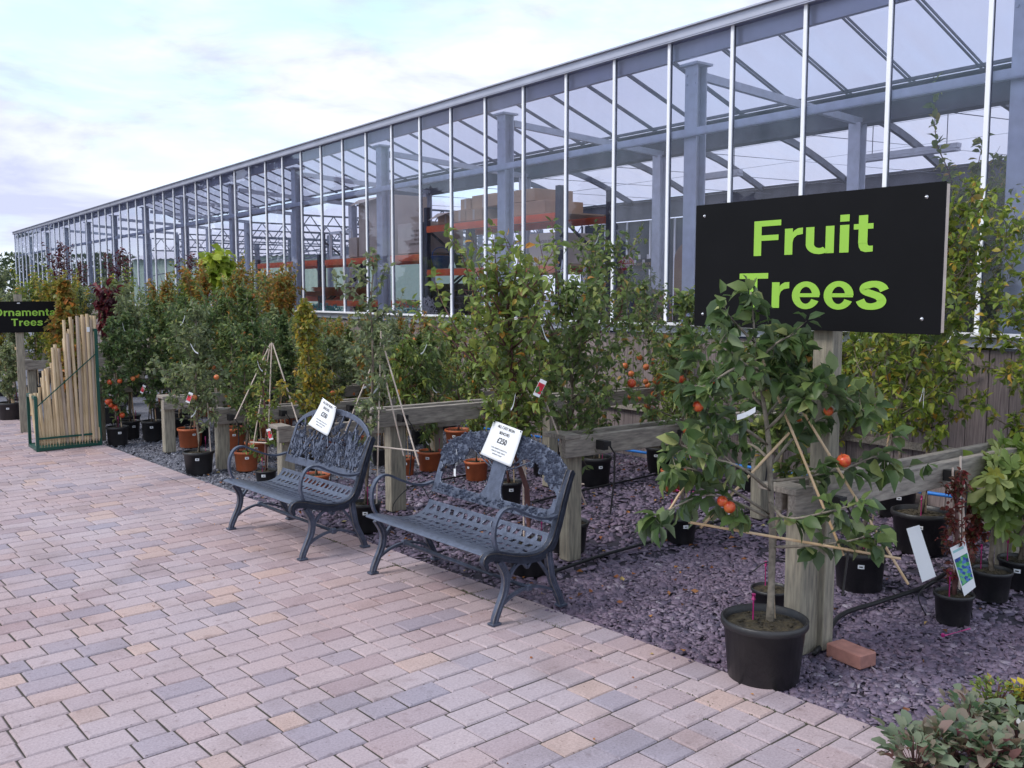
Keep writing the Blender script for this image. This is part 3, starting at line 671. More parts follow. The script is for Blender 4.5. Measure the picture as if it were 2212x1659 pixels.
# lattice girders further along
def lattice(y, x0, x1, z0, z1, n):
    m = MB(); m.beam((x0, y, z0), (x1, y, z0), .04, .04); m.beam((x0, y, z1), (x1, y, z1), .04, .04)
    for i in range(n):
        a = x0+(x1-x0)*i/n; b = x0+(x1-x0)*(i+.5)/n; c = x0+(x1-x0)*(i+1)/n
        m.beam((a, y, z0), (b, y, z1), .02, .02); m.beam((b, y, z1), (c, y, z0), .02, .02)
    return m
for y in [v for v in pY if 15.5 < v < 33]:
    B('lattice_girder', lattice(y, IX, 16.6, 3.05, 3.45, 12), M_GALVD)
    m = MB(); m.box((13.0, y, 1.7), (.14, .14, 3.4)); m.box((16.6, y, 1.7), (.12, .12, 3.4)); B('inner_post', m, M_GALVD)
    m = MB(); m.beam((IX, y, 2.2), (13, y, 3.05), .03, .03); m.beam((IX-.1, y, .6), (IX-.1, y+3, 3.2), .015, .015); B('brace', m, M_GALVD)
for x, z in ((13.0, 2.75), (16.6, 2.9), (16.6, 3.5)):
    m = MB(); m.beam((x, 14.6, z), (x, 31, z), .06, .06); B('side_rail', m, M_GALVD)
# vaulted second bay
X2, X3 = 9.42, 14.45
YV = 17.0
AY = [16.85-1.76*k for k in range(0, 9)]
def arc(x):
    t = (x-X2)/(X3-X2); return 3.56+.62*math.sin(math.pi*t)
xs_ = [X2+(X3-X2)*i/20 for i in range(21)]
m = MB(); vs = []
for x in xs_: vs += [(x, YN-3, arc(x)+.05), (x, YV, arc(x)+.05)]
m.add(vs, [(2*i, 2*i+1, 2*i+3, 2*i+2) for i in range(20)])
B('vault_sheet', m, glassmat('white_vault_sheet', (0.8, 0.82, 0.95), 1.3, .3, .94, (0.78, 0.76, 0.78)), smooth=True)
for y in AY:
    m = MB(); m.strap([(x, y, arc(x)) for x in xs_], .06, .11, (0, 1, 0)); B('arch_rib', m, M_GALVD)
for f in (.16, .32, .5, .68, .84):
    x = X2+(X3-X2)*f; m = MB(); m.tube([(x, YN-3, arc(x)-.01), (x, YV, arc(x)-.01)], .005, 5); B('tension_wire', m, M_GALVD)
for y in AY[:8]:
    m = MB(); m.tube([(X2, y+.9, 3.5), (X3, y-.2, 3.45)], .006, 4); B('tension_wire', m, M_GALVD)
m = MB(); m.box((X3+.1, (YN-3+17)/2, 3.38), (.16, 20-YN, .36)); m.box((X3, (YN-3+17)/2, 3.58), (.1, 20-YN, .03)); B('valley_gutter', m, M_GUTT)
for (xa, ya), (xb, yb) in ((((275, 1025)), ((580, 988))), (((1275, 908)), ((1840, 835)))):
    pa = gp((1600+xa/2.304)*.864, ya/2.304*.864, 3.25); pb = gp((1600+xb/2.304)*.864, yb/2.304*.864, 3.25)
    x = min(13.2, (pa[0]+pb[0])/2); pa = onX((1600+xa/2.304)*.864, ya/2.304*.864, x); pb = onX((1600+xb/2.304)*.864, yb/2.304*.864, x); pb[2] = pa[2]
    t = thing('strip_light', 'unlit fluorescent strip light hanging under the vault, %s' % ('the shorter left one' if xa == 275 else 'the long one above the black sign'), 'strip light', pa, 0, 'strip lights under the vaulted roof')
    L = Vector(pb)-Vector(pa); m = MB(); m.beam((0, 0, 0), L, .09, .05); m.beam(L*.01+Vector((0, 0, -.045)), L*.99+Vector((0, 0, -.045)), .12, .03); m.build('fitting', M_GALV, t)
    for f in (.12, .88):
        m = MB(); p = L*f; m.tube([p, p+Vector((0, 0, arc(x)-pa[2]))], .006, 4); m.build('hanging_wire', M_GALVD, t)
# dark glazed wall at the back
BW = thing('dark_glazed_wall', 'dark blue glazed wall with thin white bars at the back of the greenhouse', 'wall', (X3+.35, 6, 0))
m = MB(); m.box((X3+.4, 7.9, 1.6), (.05, 18.6, 3.2)); m.build('dark_panel', M_DARKWALL, BW, world=True)
y = -1.2
while y < 17.2:
    m = MB(); m.box((X3+.35, y, 1.6), (.03, .035, 3.2)); m.build('white_bar', M_ALU, BW, world=True); y += .73
fl = MB(); fl.add([(GX+.1, YN, -.02), (22, YN, -.02), (22, 34, -.02), (GX+.1, 34, -.02)], [(0, 1, 2, 3)]); tag(fl.build('floor', M_CONC), kind='structure')

# ------------------------------------------------------------------ green shed far behind
sp = gp(560, 635+2, 0)
def ground_at(px, dep, z=0): return C0+ray(px, 635)*dep*np.array([1, 1, 0])+np.array([0, 0, z-CAMH])
a = ground_at(290, 46); b = ground_at(820, 38); d = (b-a)/np.linalg.norm(b-a); nrm = np.array([d[1], -d[0], 0]);
if nrm@(C0-a) < 0: nrm = -nrm
SH = thing('green_shed', 'long pale green corrugated shed with a light roof seen through the glass', 'shed', a)
m = MB(); Ln = np.linalg.norm(b-a); k = int(Ln/.16); vs = []
for i in range(k+1):
    p = a+d*Ln*i/k+nrm*(.03 if i % 2 else 0); vs += [(p[0], p[1], 0), (p[0], p[1], 3.25)]
m.add(vs, [(2*i, 2*i+2, 2*i+3, 2*i+1) for i in range(k)]); e = a-nrm*9; f_ = b-nrm*9
m.add([(*a[:2], 0), (*a[:2], 3.25), (*(a-nrm*4.5)[:2], 4.55), (*e[:2], 3.25), (*e[:2], 0)], [(0, 1, 2, 3, 4)]); m.add([(*b[:2], 0), (*b[:2], 3.25), (*(b-nrm*4.5)[:2], 4.55), (*f_[:2], 3.25), (*f_[:2], 0)], [(4, 3, 2, 1, 0)])
m.add([(*e[:2], 0), (*f_[:2], 0), (*f_[:2], 3.25), (*e[:2], 3.25)], [(0, 1, 2, 3)]); m.build('wall', M_SHED, SH, world=True)
m = MB(); ms_ = []
k = int(Ln/.18); vs = []
for i in range(k+1):
    o = .05 if i % 2 else 0
    for q_, z in ((a+nrm*.25, 3.22), (a-nrm*4.5, 4.62), (a-nrm*9.25, 3.22)): p = q_+d*Ln*i/k; vs.append((p[0], p[1], z+o))
m.add(vs, [(3*i, 3*i+3, 3*i+4, 3*i+1) for i in range(k)]+[(3*i+1, 3*i+4, 3*i+5, 3*i+2) for i in range(k)]); m.build('roof', M_SHEDR, SH, world=True)

# ================================================================== RACKS AND STOCK INSIDE
def z5(x, y): return ((640+x/3.456)*.864, (380+y/3.456)*.864)
def z6(x, y): return ((1200+x/3.456)*.864, (380+y/3.456)*.864)
RX = 8.0
def upright(t, x, y, h):
    m = MB(); m.box((x, y, h/2), (.07, .09, h))
    for i in range(int(h/.15)): m.box((x-.0365, y, .1+.15*i), (.003, .03, .03))
    m.build('upright', M_NAVY, t, world=True)
def rack(label, ya, yb, h, shelves, parts=True, diag=True):
    t = thing('pallet_rack', label, 'pallet rack', (RX, (ya+yb)/2, 0), 0, 'pallet racks inside the greenhouse')
    for y in (ya, yb):
        for x in (RX, RX+.9): upright(t, x, y, h if y == ya or h < 3 else h-.05)
        z = .2; s_ = 1
        while z+.6 < h:
            m = MB(); m.beam((RX+.03, y, z if s_ > 0 else z+.6), (RX+.87, y, z+.6 if s_ > 0 else z), .03, .03); m.build('brace', M_NAVY, t, world=True); z += .6; s_ = -s_
    for z in shelves:
        for x in (RX-.02, RX+.92):
            m = MB(); m.box((x, (ya+yb)/2, z), (.04, abs(yb-ya)-.09, .10)); m.box((x-.022, (ya+yb)/2, z), (.008, abs(yb-ya)-.09, .04)); m.build('beam', M_ORANGE, t, world=True)
        m = MB(); m.box((RX+.45, (ya+yb)/2, z+.055), (.86, abs(yb-ya)-.1, .02)); m.build('deck', M_CARD, t, world=True)
    return t
rack('dark rack with orange beams carrying piled cardboard boxes, nearest the right glass post', 9.72, 13.05, 3.02, (.55, 1.93, 2.62))
rack('dark rack under the very tall cardboard box, middle of the three racks', 13.2, 16.9, 2.75, (.55, 1.42, 2.19))
rack('low dark rack with terracotta saucers, leftmost of the three racks', 17.05, 20.2, 2.35, (.55, 1.5, 2.2))
def carton(label, y0, y1, z0, z1, x0=None, dx=.7, mat=None, lines=None, flap=False):
    x0 = x0 or RX+.02; t = thing('cardboard_box', label, 'box', (x0+dx/2, (y0+y1)/2, z0), 0, 'cardboard boxes on the racks')
    m = MB(); m.box((0, 0, (z1-z0)/2), (dx, abs(y1-y0), z1-z0), bev=.006); m.build('carton', mat or M_CARD, t)
    m = MB(); m.box((-dx/2-.0015, 0, (z1-z0)/2), (.001, .05, z1-z0-.02)); m.box((0, 0, z1-z0+.0015), (dx-.02, .05, .001)); m.build('packing_tape', M_CARDP, t)
    if flap:
        m = MB(); w = abs(y1-y0); m.add([(-dx/2, -w/2, z1-z0), (-dx/2-.18, -w/2-.02, z1-z0-.05), (-dx/2-.18, w/2, z1-z0-.12), (-dx/2, w/2, z1-z0)], [(0, 1, 2, 3)]); m.build('open_flap', M_CARDP, t)
    if lines:
        for i, s in enumerate(lines): text_mesh('printed_text', s, .055, pm('faded_print', (.16, .11, .08), .9), t, (-dx/2-.003, -abs(y1-y0)*.18, (z1-z0)*.72-i*.07), (0, -1, 0), (0, 0, 1))
    return t
def ypx(x, xx=RX): return float(onX(x, 500, xx)[1])
# boxes on the top shelf (measured left to right on the front plane of the rack)
def zy(px, py, X=RX): p = onX(px, py, X); return p[1], p[2]
top = 2.69
B1 = [(1560, 1700, 2.69, 2.86, 'open cardboard box with a drooping flap at the left end of the top shelf', M_CARD, True),
      (1700, 1800, 2.69, 2.87, 'short tied cardboard bundle next to the flapped box on the top shelf', M_CARD, False),
      (1805, 1940, 2.69, 2.86, 'strapped cardboard box left of the glass post on the top shelf', M_CARD, False)]
for x0, x1, z0, z1, lb, mt, fl_ in B1: carton(lb, zy(*z5(x0, 560))[0], zy(*z5(x1, 560))[0], z0, z1, mat=mt, flap=fl_)
carton('tall brown box standing on the flapped box of the top shelf', zy(*z5(1720, 450))[0], zy(*z5(1805, 450))[0], 2.875, 3.04, x0=RX+.1)
carton('wide brown box with a white label stacked on the strapped boxes', zy(*z5(1808, 450))[0], zy(*z5(2010, 450))[0], 2.875, 3.07, x0=RX+.12)
carton('large brown box behind the glass post at the right of the top shelf', zy(*z6(190, 520))[0], zy(*z6(530, 520))[0], 2.69, 2.87, x0=RX+.05)
carton('long brown box lying on top of the large right-hand box', zy(*z6(10, 400))[0], zy(*z6(430, 400))[0], 2.88, 3.05, x0=RX+.08)
carton('big pale box with printed text on the middle rack', zy(*z5(1215, 700))[0], zy(*z5(1470, 700))[0], 2.265, 2.76, mat=M_CARDP, lines=['THIS WAY UP', 'MADE IN CHINA', 'FRAGILE', 'GARDEN FURNITURE'])
carton('very tall torn pale box rising to the roof rail on the middle rack', zy(*z5(880, 700))[0], zy(*z5(1170, 700))[0], 2.265, 3.28, mat=M_CARDP, flap=True)
carton('grey box leaning beside the white frame at the left of the middle rack', zy(*z5(790, 700))[0], zy(*z5(860, 700))[0], 2.265, 2.62, mat=M_CARDP)
carton('pale printed box on the lower orange shelf right of the dark upright', zy(*z6(415, 850))[0], zy(*z6(650, 850))[0], 2.0, 2.42, mat=M_CARDP, lines=['HOLD TO BE', 'THIS WAY', 'UP'])
carton('pale box behind the rack brace beside the glass post', zy(*z6(275, 850))[0], zy(*z6(400, 850))[0], 2.0, 2.41, x0=RX+.3, mat=M_CARDP)
# white frame and dark satellite-like bowl
t = thing('white_frame', 'white timber display frame on the left part of the middle rack', 'frame', (RX+.1, zy(*z5(690, 790))[0], 2.265)); w = abs(zy(*z5(600, 790))[0]-zy(*z5(780, 790))[0])
m = MB()
for yy in (-w/2, -w*.05, w/2): m.box((0, yy, .25), (.04, .05, .5))
m.box((0, 0, .49), (.04, w, .05)); m.box((0, 0, .02), (.04, w, .05)); m.build('frame_bars', M_WHITE, t)
# terracotta saucers and jars
for px0, px1, zz, lb in ((375, 745, 1.56, 'stack of wide terracotta saucers on the leftmost rack'), (450, 740, 1.64, 'smaller pile of terracotta saucers on top of the wide stack')):
    ya, yb = zy(*z5(px0, 1010))[0], zy(*z5(px1, 1010))[0]; r = abs(ya-yb)/2*.8; t = thing('saucer_stack', lb, 'saucers', (RX+.35, (ya+yb)/2, zz), 0, 'terracotta saucers')
    for i in range(3): m = MB(); m.lathe([(.01, i*.025), (r*.8, i*.025), (r, i*.025+.035), (r*.97, i*.025+.035), (r*.78, i*.025+.012), (.01, i*.025+.012)], 28); m.build('saucer', M_TERRA, t, smooth=True)
for px, zt, r, lb in ((430, 1.22, .22, 'round terracotta jar at the left behind the glass'), (540, 1.36, .24, 'tall terracotta jar with ridges beside the round one')):
    p = onX(*z5(px, 1200), RX+.3); t = thing('terracotta_jar', lb, 'jar', (p[0], p[1], .62), 0, 'terracotta jars'); h = zt-.62
    m = MB(); m.lathe([(.01, 0), (r*.6, 0), (r*.95, h*.35), (r, h*.55), (r*.85, h*.8), (r*.55, h*.92), (r*.62, h), (r*.5, h), (r*.45, h*.9), (.01, h*.88)], 28); m.build('jar_body', M_TERRA, t, smooth=True)
    m = MB(); [m.lathe([(r*.97, h*z_), (r*1.02, h*(z_+.02)), (r*.97, h*(z_+.04))], 28) for z_ in (.4, .5, .6)]; m.build('ridge', M_TERRA, t, smooth=True)
# artificial plants in tubs on the floor bench by the glass
def bushy(name, label, cat, p, h, r, mat, n=420, L=.05, potmat=None, group=None, ph=.3, kind='lo'):
    t = thing(name, label, cat, p, 0, group); m = MB(); m.lathe([(.01, 0), (r*.5, 0), (r*.72, ph), (r*.66, ph), (r*.6, ph*.85), (.01, ph*.85)], 22); m.build('tub', potmat or M_TEAL, t, smooth=True)
    P = rv(n); P /= np.linalg.norm(P, axis=1)[:, None]; P *= (rng.rand(n)**.4)[:, None]*np.array([r, r, (h-ph)/2]); P[:, 2] += ph+(h-ph)*.45; D = P-np.array([0, 0, ph]); leaf_object('foliage', P, D+rv(n)*.1, rv(n), rng.uniform(.6, 1.2, n)*L, .5, mat, t, kind); return t
bench_z = .95
p = lambda x, y, X: (X, float(onX(*z5(x, y), X)[1]))
bp_ = thing('stock_bench', 'low steel bench behind the glass carrying artificial plants', 'bench', (7.25, 11.5, 0)); m = MB(); m.box((7.25, 11.5, .93), (.6, 9.5, .03)); m.build('bench_top', M_GALVD, bp_, world=True)
for yy in (7, 10, 13, 16):
    m = MB(); m.box((7.05, yy, .46), (.05, .05, .91)); m.build('leg', M_GALVD, bp_, world=True); m = MB(); m.box((7.45, yy, .46), (.05, .05, .91)); m.build('leg', M_GALVD, bp_, world=True)
AR = 'artificial plants in tubs behind the glass'
for x, mat, h, r, lb in ((560, 'turq', .55, .2, 'pale turquoise artificial bush, leftmost behind the sill'), (690, 'turq', .5, .16, 'small turquoise artificial plant right of the pale turquoise bush'), (930, 'lime', .6, .14, 'lime green artificial plant behind the glass post'), (1350, 'turq', .62, .24, 'deep turquoise artificial bush with white blossom left of the rack upright'), (1600, 'apple', .4, .12, 'dark green artificial plant between the turquoise bush and orange tray')):
    x_, y_ = p(x, 1280, 7.25); bushy('artificial_plant', lb, 'artificial plant', (x_, y_, .95), h*.9, r, LM[mat], group=AR, ph=.18)
x_, y_ = p(1480, 1240, 7.3); bushy('artificial_plant', 'white blossomed artificial plant beside the deep turquoise bush', 'artificial plant', (x_, y_, .95), .6, .12, leafmat('white_petal', [(0, (.6, .6, .65)), (1, (.85, .85, .85))], back=(.8, .8, .8)), group=AR, ph=.18)
# dark wicker hanging-basket piles and blue basins on the lower orange shelf
for i, (px, c_, lb) in enumerate(((1600, (.02, .12, .35), 'blue plastic basin on the lower orange shelf'), (1500, (.45, .5, .05), 'yellow wire basket left of the blue basin'), (1790, (.06, .16, .05), 'round green wire basket right of the blue basin'), (1880, (.05, .2, .06), 'green mesh basket next to the glass post'))):
    pp = onX(*z5(px, 900), RX+.15); t = thing('basket' if i else 'basin', lb, 'basket' if i else 'basin', (pp[0], pp[1], 2.0)); r = .17; mt = pm('plastic_%d' % i, c_, .4)
    m = MB(); m.lathe([(.01, 0), (r*.65, 0), (r, .2), (r*1.04, .2), (r*.96, .19), (r*.6, .01)], 20)
    m.build('bowl', mt, t, smooth=True); m = MB(); m.tube([(r*math.cos(a_), 0, .2+.14*math.sin(a_)) for a_ in np.linspace(0, math.pi, 12)], .007, 6); m.build('handle', mt, t)
# dark stock piles below
for px, zt, w_, lb in ((1650, 1.75, 1.0, 'pile of black plant tubs under the lower orange shelf'), (1000, 1.35, .8, 'stack of black plant tubs under the tall pale box')):
    pp = onX(*z5(px, 1150), RX+.35); t = thing('tub_stack', lb, 'plant tubs', (pp[0], pp[1], .62))
    for j in range(3):
        m = MB(); yy = (j-1)*w_*.42
        for q_ in range(int((zt-.62)/.1)): m.lathe([(.14, q_*.1), (.19, q_*.1+.12), (.2, q_*.1+.12), (.2, q_*.1+.14), (.18, q_*.1+.14)], 20, (0, yy, 0))
        m.build('nested_tubs', M_BLACKP, t, smooth=True)
# white obelisk display frames and the supports stand near the sign
for px, zt, lb in ((470, 1.93, 'white wire garland stand right of the dark rack upright'), (710, 1.88, 'white wire garland stand left of a glazing bar'), (1075, 1.3, 'small white wire ladder stand near the sill'), (905, 1.95, 'tall white wire stand between two glazing bars')):
    pp = onX(*z6(px, 1200), 7.6); t = thing('wire_stand', lb, 'wire stand', (pp[0], pp[1], 0), 0, 'white wire stands'); zt_ = float(onX(*z6(px, 930 if zt > 1.5 else 1300), 7.6)[2])
    for q_ in range(4):
        a_ = q_*math.pi/2+.4; m = MB(); m.tube([(.13*math.cos(a_), .13*math.sin(a_), 0), (.09*math.cos(a_), .09*math.sin(a_), zt_*.7), (0, 0, zt_)], .005, 5); m.build('leg', M_WHITE, t)
    for z_ in (.4, .65, .85):
        m = MB(); r = .13*(1-z_*.45); m.tube([(r*math.cos(a_), r*math.sin(a_), z_*zt_) for a_ in np.linspace(0, 2*math.pi, 17)], .004, 4); m.build('ring', M_WHITE, t)
# supports display: brown frame, black header board with gold lettering, red name board
X_ = 10.6
ya, yb = onX(*z6(1215, 1000), X_)[1], onX(*z6(1590, 1000), X_)[1]; zt, zb_ = onX(*z6(1400, 925), X_)[2], onX(*z6(1400, 1010), X_)[2]
t = thing('plant_support_stand', 'brown timber display stand with black header board for plant supports', 'display stand', (X_, (ya+yb)/2, 0)); w = ya-yb
M_BROWN = pm('brown_display_timber', (.20, .10, .05), .7, 0, .15, 5)
for yy in (-w/2, w/2): m = MB(); m.box((0, yy, zt/2), (.06, .08, zt)); m.build('side_post', M_BROWN, t)
for z_ in (.35, .8, 1.15): m = MB(); m.box((0, 0, z_), (.3, w, .05)); m.build('shelf', M_BROWN, t)
m = MB(); m.box((-.05, 0, (zt+zb_)/2), (.03, w, zt-zb_)); hb = m.build('header_board', M_BOARD, t)
text_mesh('lettering', 'PLANT SUPPORTS', (zt-zb_)*.42, pm('gold_letter', (.5, .36, .14), .5), hb, (-.07, -w*.12, zb_+(zt-zb_)*.45), (0, -1, 0), (0, 0, 1), sx=.8)
for i in range(9):
    m = MB(); yy = -w/2*.85+i*w*.2; m.box((-.08, yy if i < 5 else yy-w*.9, zt+.03 if i < 5 else zt-.05), (.005, .05, .07)); m.build('small_card', M_WHITE, t)
for i in range(14):
    m = MB(); yy = -w*.42+i*w*.064; m.tube([(-.1, yy, .4), (-.1, yy, 1.12)], .008, 5); m.build('support_rod', M_NAVY if i % 3 else M_TURQ, t)
ya, yb = onX(*z6(1195, 970), X_-.25)[1], onX(*z6(1325, 970), X_-.25)[1]; zc = onX(*z6(1260, 965), X_-.25)[2]
t = thing('red_name_board', 'small dark red oval board with white lettering beside the black header board', 'sign', (X_-.25, (ya+yb)/2, zc)); m = MB(); n = 28; w = (ya-yb)/2
vs = [(0, w*math.cos(2*math.pi*j/n), .11*math.sin(2*math.pi*j/n)) for j in range(n)]+[(.015, w*math.cos(2*math.pi*j/n), .11*math.sin(2*math.pi*j/n)) for j in range(n)]
m.add(vs, [tuple(range(n)), tuple(range(2*n-1, n-1, -1))]+[(j, j+n, (j+1) % n+n, (j+1) % n) for j in range(n)]); bb = m.build('board', pm('dark_red_paint', (.32, .02, .03), .5), t)
text_mesh('lettering', 'TOM\nCHAMBERS', .085, M_WHITE, bb, (-.012, 0, .0), (0, -1, 0), (0, 0, 1), sx=.85)
m = MB(); m.tube([(.01, 0, -.1), (.01, 0, -zc)], .02, 8); m.build('pole', M_GALVD, t)
# brown arched panels near the bottom
for x, y_, r, lb in ((1480, 1300, .35, 'brown arched timber panel low behind the sill, left of the glass post'), (1790, 1300, .25, 'brown arched timber panel right of the glass post'), (1830, 860, .3, 'tall brown panel beside the black sign')):
    pp = onX(*z6(x, y_), 9.0); t = thing('arched_panel', lb, 'timber panel', (9.0, pp[1], 0), 0, 'brown timber panels'); m = MB(); n = 14; z1 = max(.5, pp[2]-.1)
    pr = [(-r, 0), (r, 0), (r, z1)]+[(r*math.cos(a_), z1+r*.8*math.sin(a_)) for a_ in np.linspace(.1, math.pi-.1, n)]+[(-r, z1)]; k = len(pr)
    m.add([(0, a_, b_) for a_, b_ in pr]+[(.03, a_, b_) for a_, b_ in pr], [tuple(range(k)), tuple(range(2*k-1, k-1, -1))]+[(j, j+k, (j+1) % k+k, (j+1) % k) for j in range(k)]); m.build('panel', M_BROWN, t)
    m = MB(); m.box((-.01, 0, z1*.5), (.02, r*1.7, .06)); m.build('batten', M_BROWN, t)

# ================================================================== TREE RAILS
def clip(t, x, y, z, hang=True):
    m = MB(); m.box((x, y-.035, z), (.035, .07, .055)); m.box((x+.005, y-.075, z+.01), (.05, .015, .03))
    pts = [(x+.02, y-.08, z), (x+.05, y-.09, z-.05), (x+.06, y-.08, z-.2), (x+.04, y-.07, z-.42)]
    if hang: m.tube(pts, .006, 5)
    m.build('strap_tie', M_BLACKP, t, world=True)
def rail(Y, x0, x1, zt, label, posts_, clips, dbl=True, th=.07, hh=.125, py=0.0):
    t = thing('tree_rail', label, 'rail', (x0, Y, 0), 0, 'timber rails holding the potted trees')
    m = MB(); m.box(((x0+x1)/2, Y-.045, zt-hh/2), (x1-x0, th*.6, hh), bev=.004); m.build('beam', M_TIMBER, t, world=True)
    if dbl: m = MB(); m.box(((x0+x1)/2+.05, Y+.10, zt-hh/2+.004), (x1-x0-.1, th*.6, hh), bev=.004); m.build('beam', M_TIMBER, t, world=True)
    m = MB(); m.box((x0+.05, Y+.028, zt+.0), (.12, .20, .028), bev=.003); m.build('cap', M_TIMBER, t, world=True)
    for (px, w) in posts_:
        m = MB(); m.box((px, Y+.03+py, (zt-.02)/2-.01), (w, .095, zt-.02), bev=.006); m.build('post', M_TIMBERV, t, world=True)
    for cx_ in clips: clip(t, cx_, Y-.07, zt-.06)
    return t
rail(2.50, 3.31, 6.2, .76, 'near timber rail ending at the thick post beside the black sign', [(3.50, .13), (5.4, .1)], [3.52, 4.5, 5.2])
rail(4.25, 3.50, 6.2, .76, 'broad double timber rail behind the right end of the tree-pattern bench', [(3.62, .10), (5.4, .1)], [3.75, 4.45, 5.2])
rail(6.03, 3.18, 6.2, .76, 'timber rail on the tall grey post between the two benches', [(3.42, .13), (4.9, .1)], [3.4, 4.15, 5.0])
rail(7.35, 3.02, 6.2, .50, 'low timber rail with a yellowed post behind the floral bench', [(3.12, .12), (4.6, .1)], [3.4, 4.2], dbl=False)
rail(8.45, 2.90, 6.2, .54, 'timber rail on a green-stained post left of the terracotta pots', [(2.97, .11), (4.5, .1)], [3.0, 3.5, 4.2])
rail(9.68, 2.78, 6.2, .56, 'timber rail on the square post just right of the three black pots', [(2.85, .11), (4.4, .1)], [3.2, 3.9])
rail(10.9, 2.40, 6.2, .64, 'far timber rail starting behind the stake rack', [(2.46, .12), (4.3, .1)], [2.9, 3.5])
for i, (Y, lb) in enumerate(((12.6, 'timber rail behind the orange columnar tree'), (14.4, 'timber rail two rows behind the stake rack'), (16.4, 'timber rail deep in the tree rows, nearly hidden'))):
    rail(Y, 2.3, 6.2, .68, lb, [(2.4, .1), (4.4, .1)], [3.0], dbl=False)

# ================================================================== SIGNS
SX = 3.52
sg = thing('fruit_trees_sign', 'large black sign with lime green lettering reading Fruit Trees on a timber post', 'sign', (SX+.07, 2.50, 0))
m = MB(); m.box((SX+.075, 2.50, .93), (.075, .10, 1.86), bev=.004); m.build('post', M_TIMBERV, sg, world=True)
m = MB(); m.box((SX, 2.58, 1.735), (.012, 1.27, .59), bev=.001); bd = m.build('board', M_BOARD, sg, world=True)
m = MB()
for yy in (1.95+.016, 3.215-.016): m.box((SX+.022, yy, 1.735), (.032, .03, .575))
for zz in (1.47, 2.0): m.box((SX+.022, 2.58, zz), (.030, 1.20, .04))
m.build('batten_frame', M_CANEP, sg, world=True)
# bold grotesque letters: rectangles and bands between an outer and an inner curve, in cap heights
GLY = {}
PI = math.pi
def _el(cx, cy, rx, ry, a0, a1, n=16): return [(cx+rx*math.cos(a0+(a1-a0)*i/n), cy+ry*math.sin(a0+(a1-a0)*i/n)) for i in range(n+1)]
def _R(x0, y0, x1, y1): return ([(x0, y0), (x0, y1)], [(x1, y0), (x1, y1)])
def _Bd(cx, cy, ro, ri, a0, a1, n=18): return (_el(cx, cy, ro[0], ro[1], a0, a1, n), _el(cx, cy, ri[0], ri[1], a0, a1, n))
def _cm(P, n=5):
    P = [(2*P[0][0]-P[1][0], 2*P[0][1]-P[1][1])]+P+[(2*P[-1][0]-P[-2][0], 2*P[-1][1]-P[-2][1])]; o = []
    for i in range(1, len(P)-2):
        for k in range(n):
            t = k/n; a, b, c, d = P[i-1], P[i], P[i+1], P[i+2]; o.append(tuple(.5*(2*b[j]+(c[j]-a[j])*t+(2*a[j]-5*b[j]+4*c[j]-d[j])*t*t+(3*b[j]-a[j]-3*c[j]+d[j])*t**3) for j in (0, 1)))
    return o+[P[-2]]
GLY['F'] = (.76, [_R(.03, 0, .23, 1), _R(.23, .84, .74, 1), _R(.23, .43, .68, .585)])
GLY['T'] = (.84, [_R(.31, 0, .52, .84), _R(.02, .84, .81, 1)])
GLY['i'] = (.29, [_R(.03, 0, .24, .73), _R(.03, .82, .24, 1)])
GLY['l'] = (.29, [_R(.03, 0, .24, 1)])
GLY['r'] = (.49, [_R(.03, 0, .23, .73), ([(.20, .58), (.27, .67), (.36, .725), (.48, .735)], [(.22, .30), (.26, .46), (.34, .535), (.48, .56)])])
GLY['u'] = (.74, [_R(.02, .27, .22, .73), _Bd(.35, .27, (.33, .285), (.13, .12), PI, 1.72*PI), _R(.49, 0, .69, .73)])
GLY['n'] = (.74, [_R(.02, 0, .22, .73), _Bd(.36, .46, (.33, .285), (.13, .12), .72*PI, 0), _R(.49, 0, .69, .46)])
GLY['m'] = (1.10, [_R(.02, 0, .21, .73), _Bd(.335, .48, (.30, .265), (.115, .11), .72*PI, 0), _R(.45, 0, .635, .48), _Bd(.76, .48, (.30, .265), (.115, .11), .72*PI, 0), _R(.875, 0, 1.06, .48)])
GLY['t'] = (.45, [_R(.11, .22, .31, .95), ([(.11, .24), (.125, .12), (.17, .03), (.27, -.01), (.43, .0)], [(.31, .24), (.315, .19), (.33, .16), (.36, .148), (.43, .15)]), _R(0, .59, .43, .73)])
GLY['e'] = (.74, [_Bd(.365, .36, (.35, .385), (.155, .235), 1.86*PI, 0, 28), _R(.17, .31, .70, .415)])
GLY['O'] = (1.0, [_Bd(.48, .5, (.46, .52), (.25, .36), 0, 2*PI, 34)])
GLY['a'] = (.72, [_Bd(.35, .49, (.30, .25), (.11, .11), PI*.95, 0), _R(.455, 0, .65, .49), _Bd(.29, .21, (.27, .225), (.09, .09), 0, 2*PI, 24)])
_S = _cm([(.60, .49), (.545, .585), (.44, .645), (.32, .65), (.19, .60), (.155, .52), (.21, .45), (.34, .395), (.48, .33), (.545, .225), (.49, .12), (.34, .07), (.20, .085), (.12, .14), (.07, .235)])
def _rib(P, f):
    L = []; R = []
    for i, p in enumerate(P):
        a = P[max(i-1, 0)]; b = P[min(i+1, len(P)-1)]; dx, dy = b[0]-a[0], b[1]-a[1]; q = math.hypot(dx, dy) or 1; dx /= q; dy /= q; h = f(dx, dy); L.append((p[0]-dy*h, p[1]+dx*h)); R.append((p[0]+dy*h, p[1]-dx*h))
    return (L, R)
GLY['s'] = (.70, [_rib(_S, lambda dx, dy: .082+.02*abs(dy))])
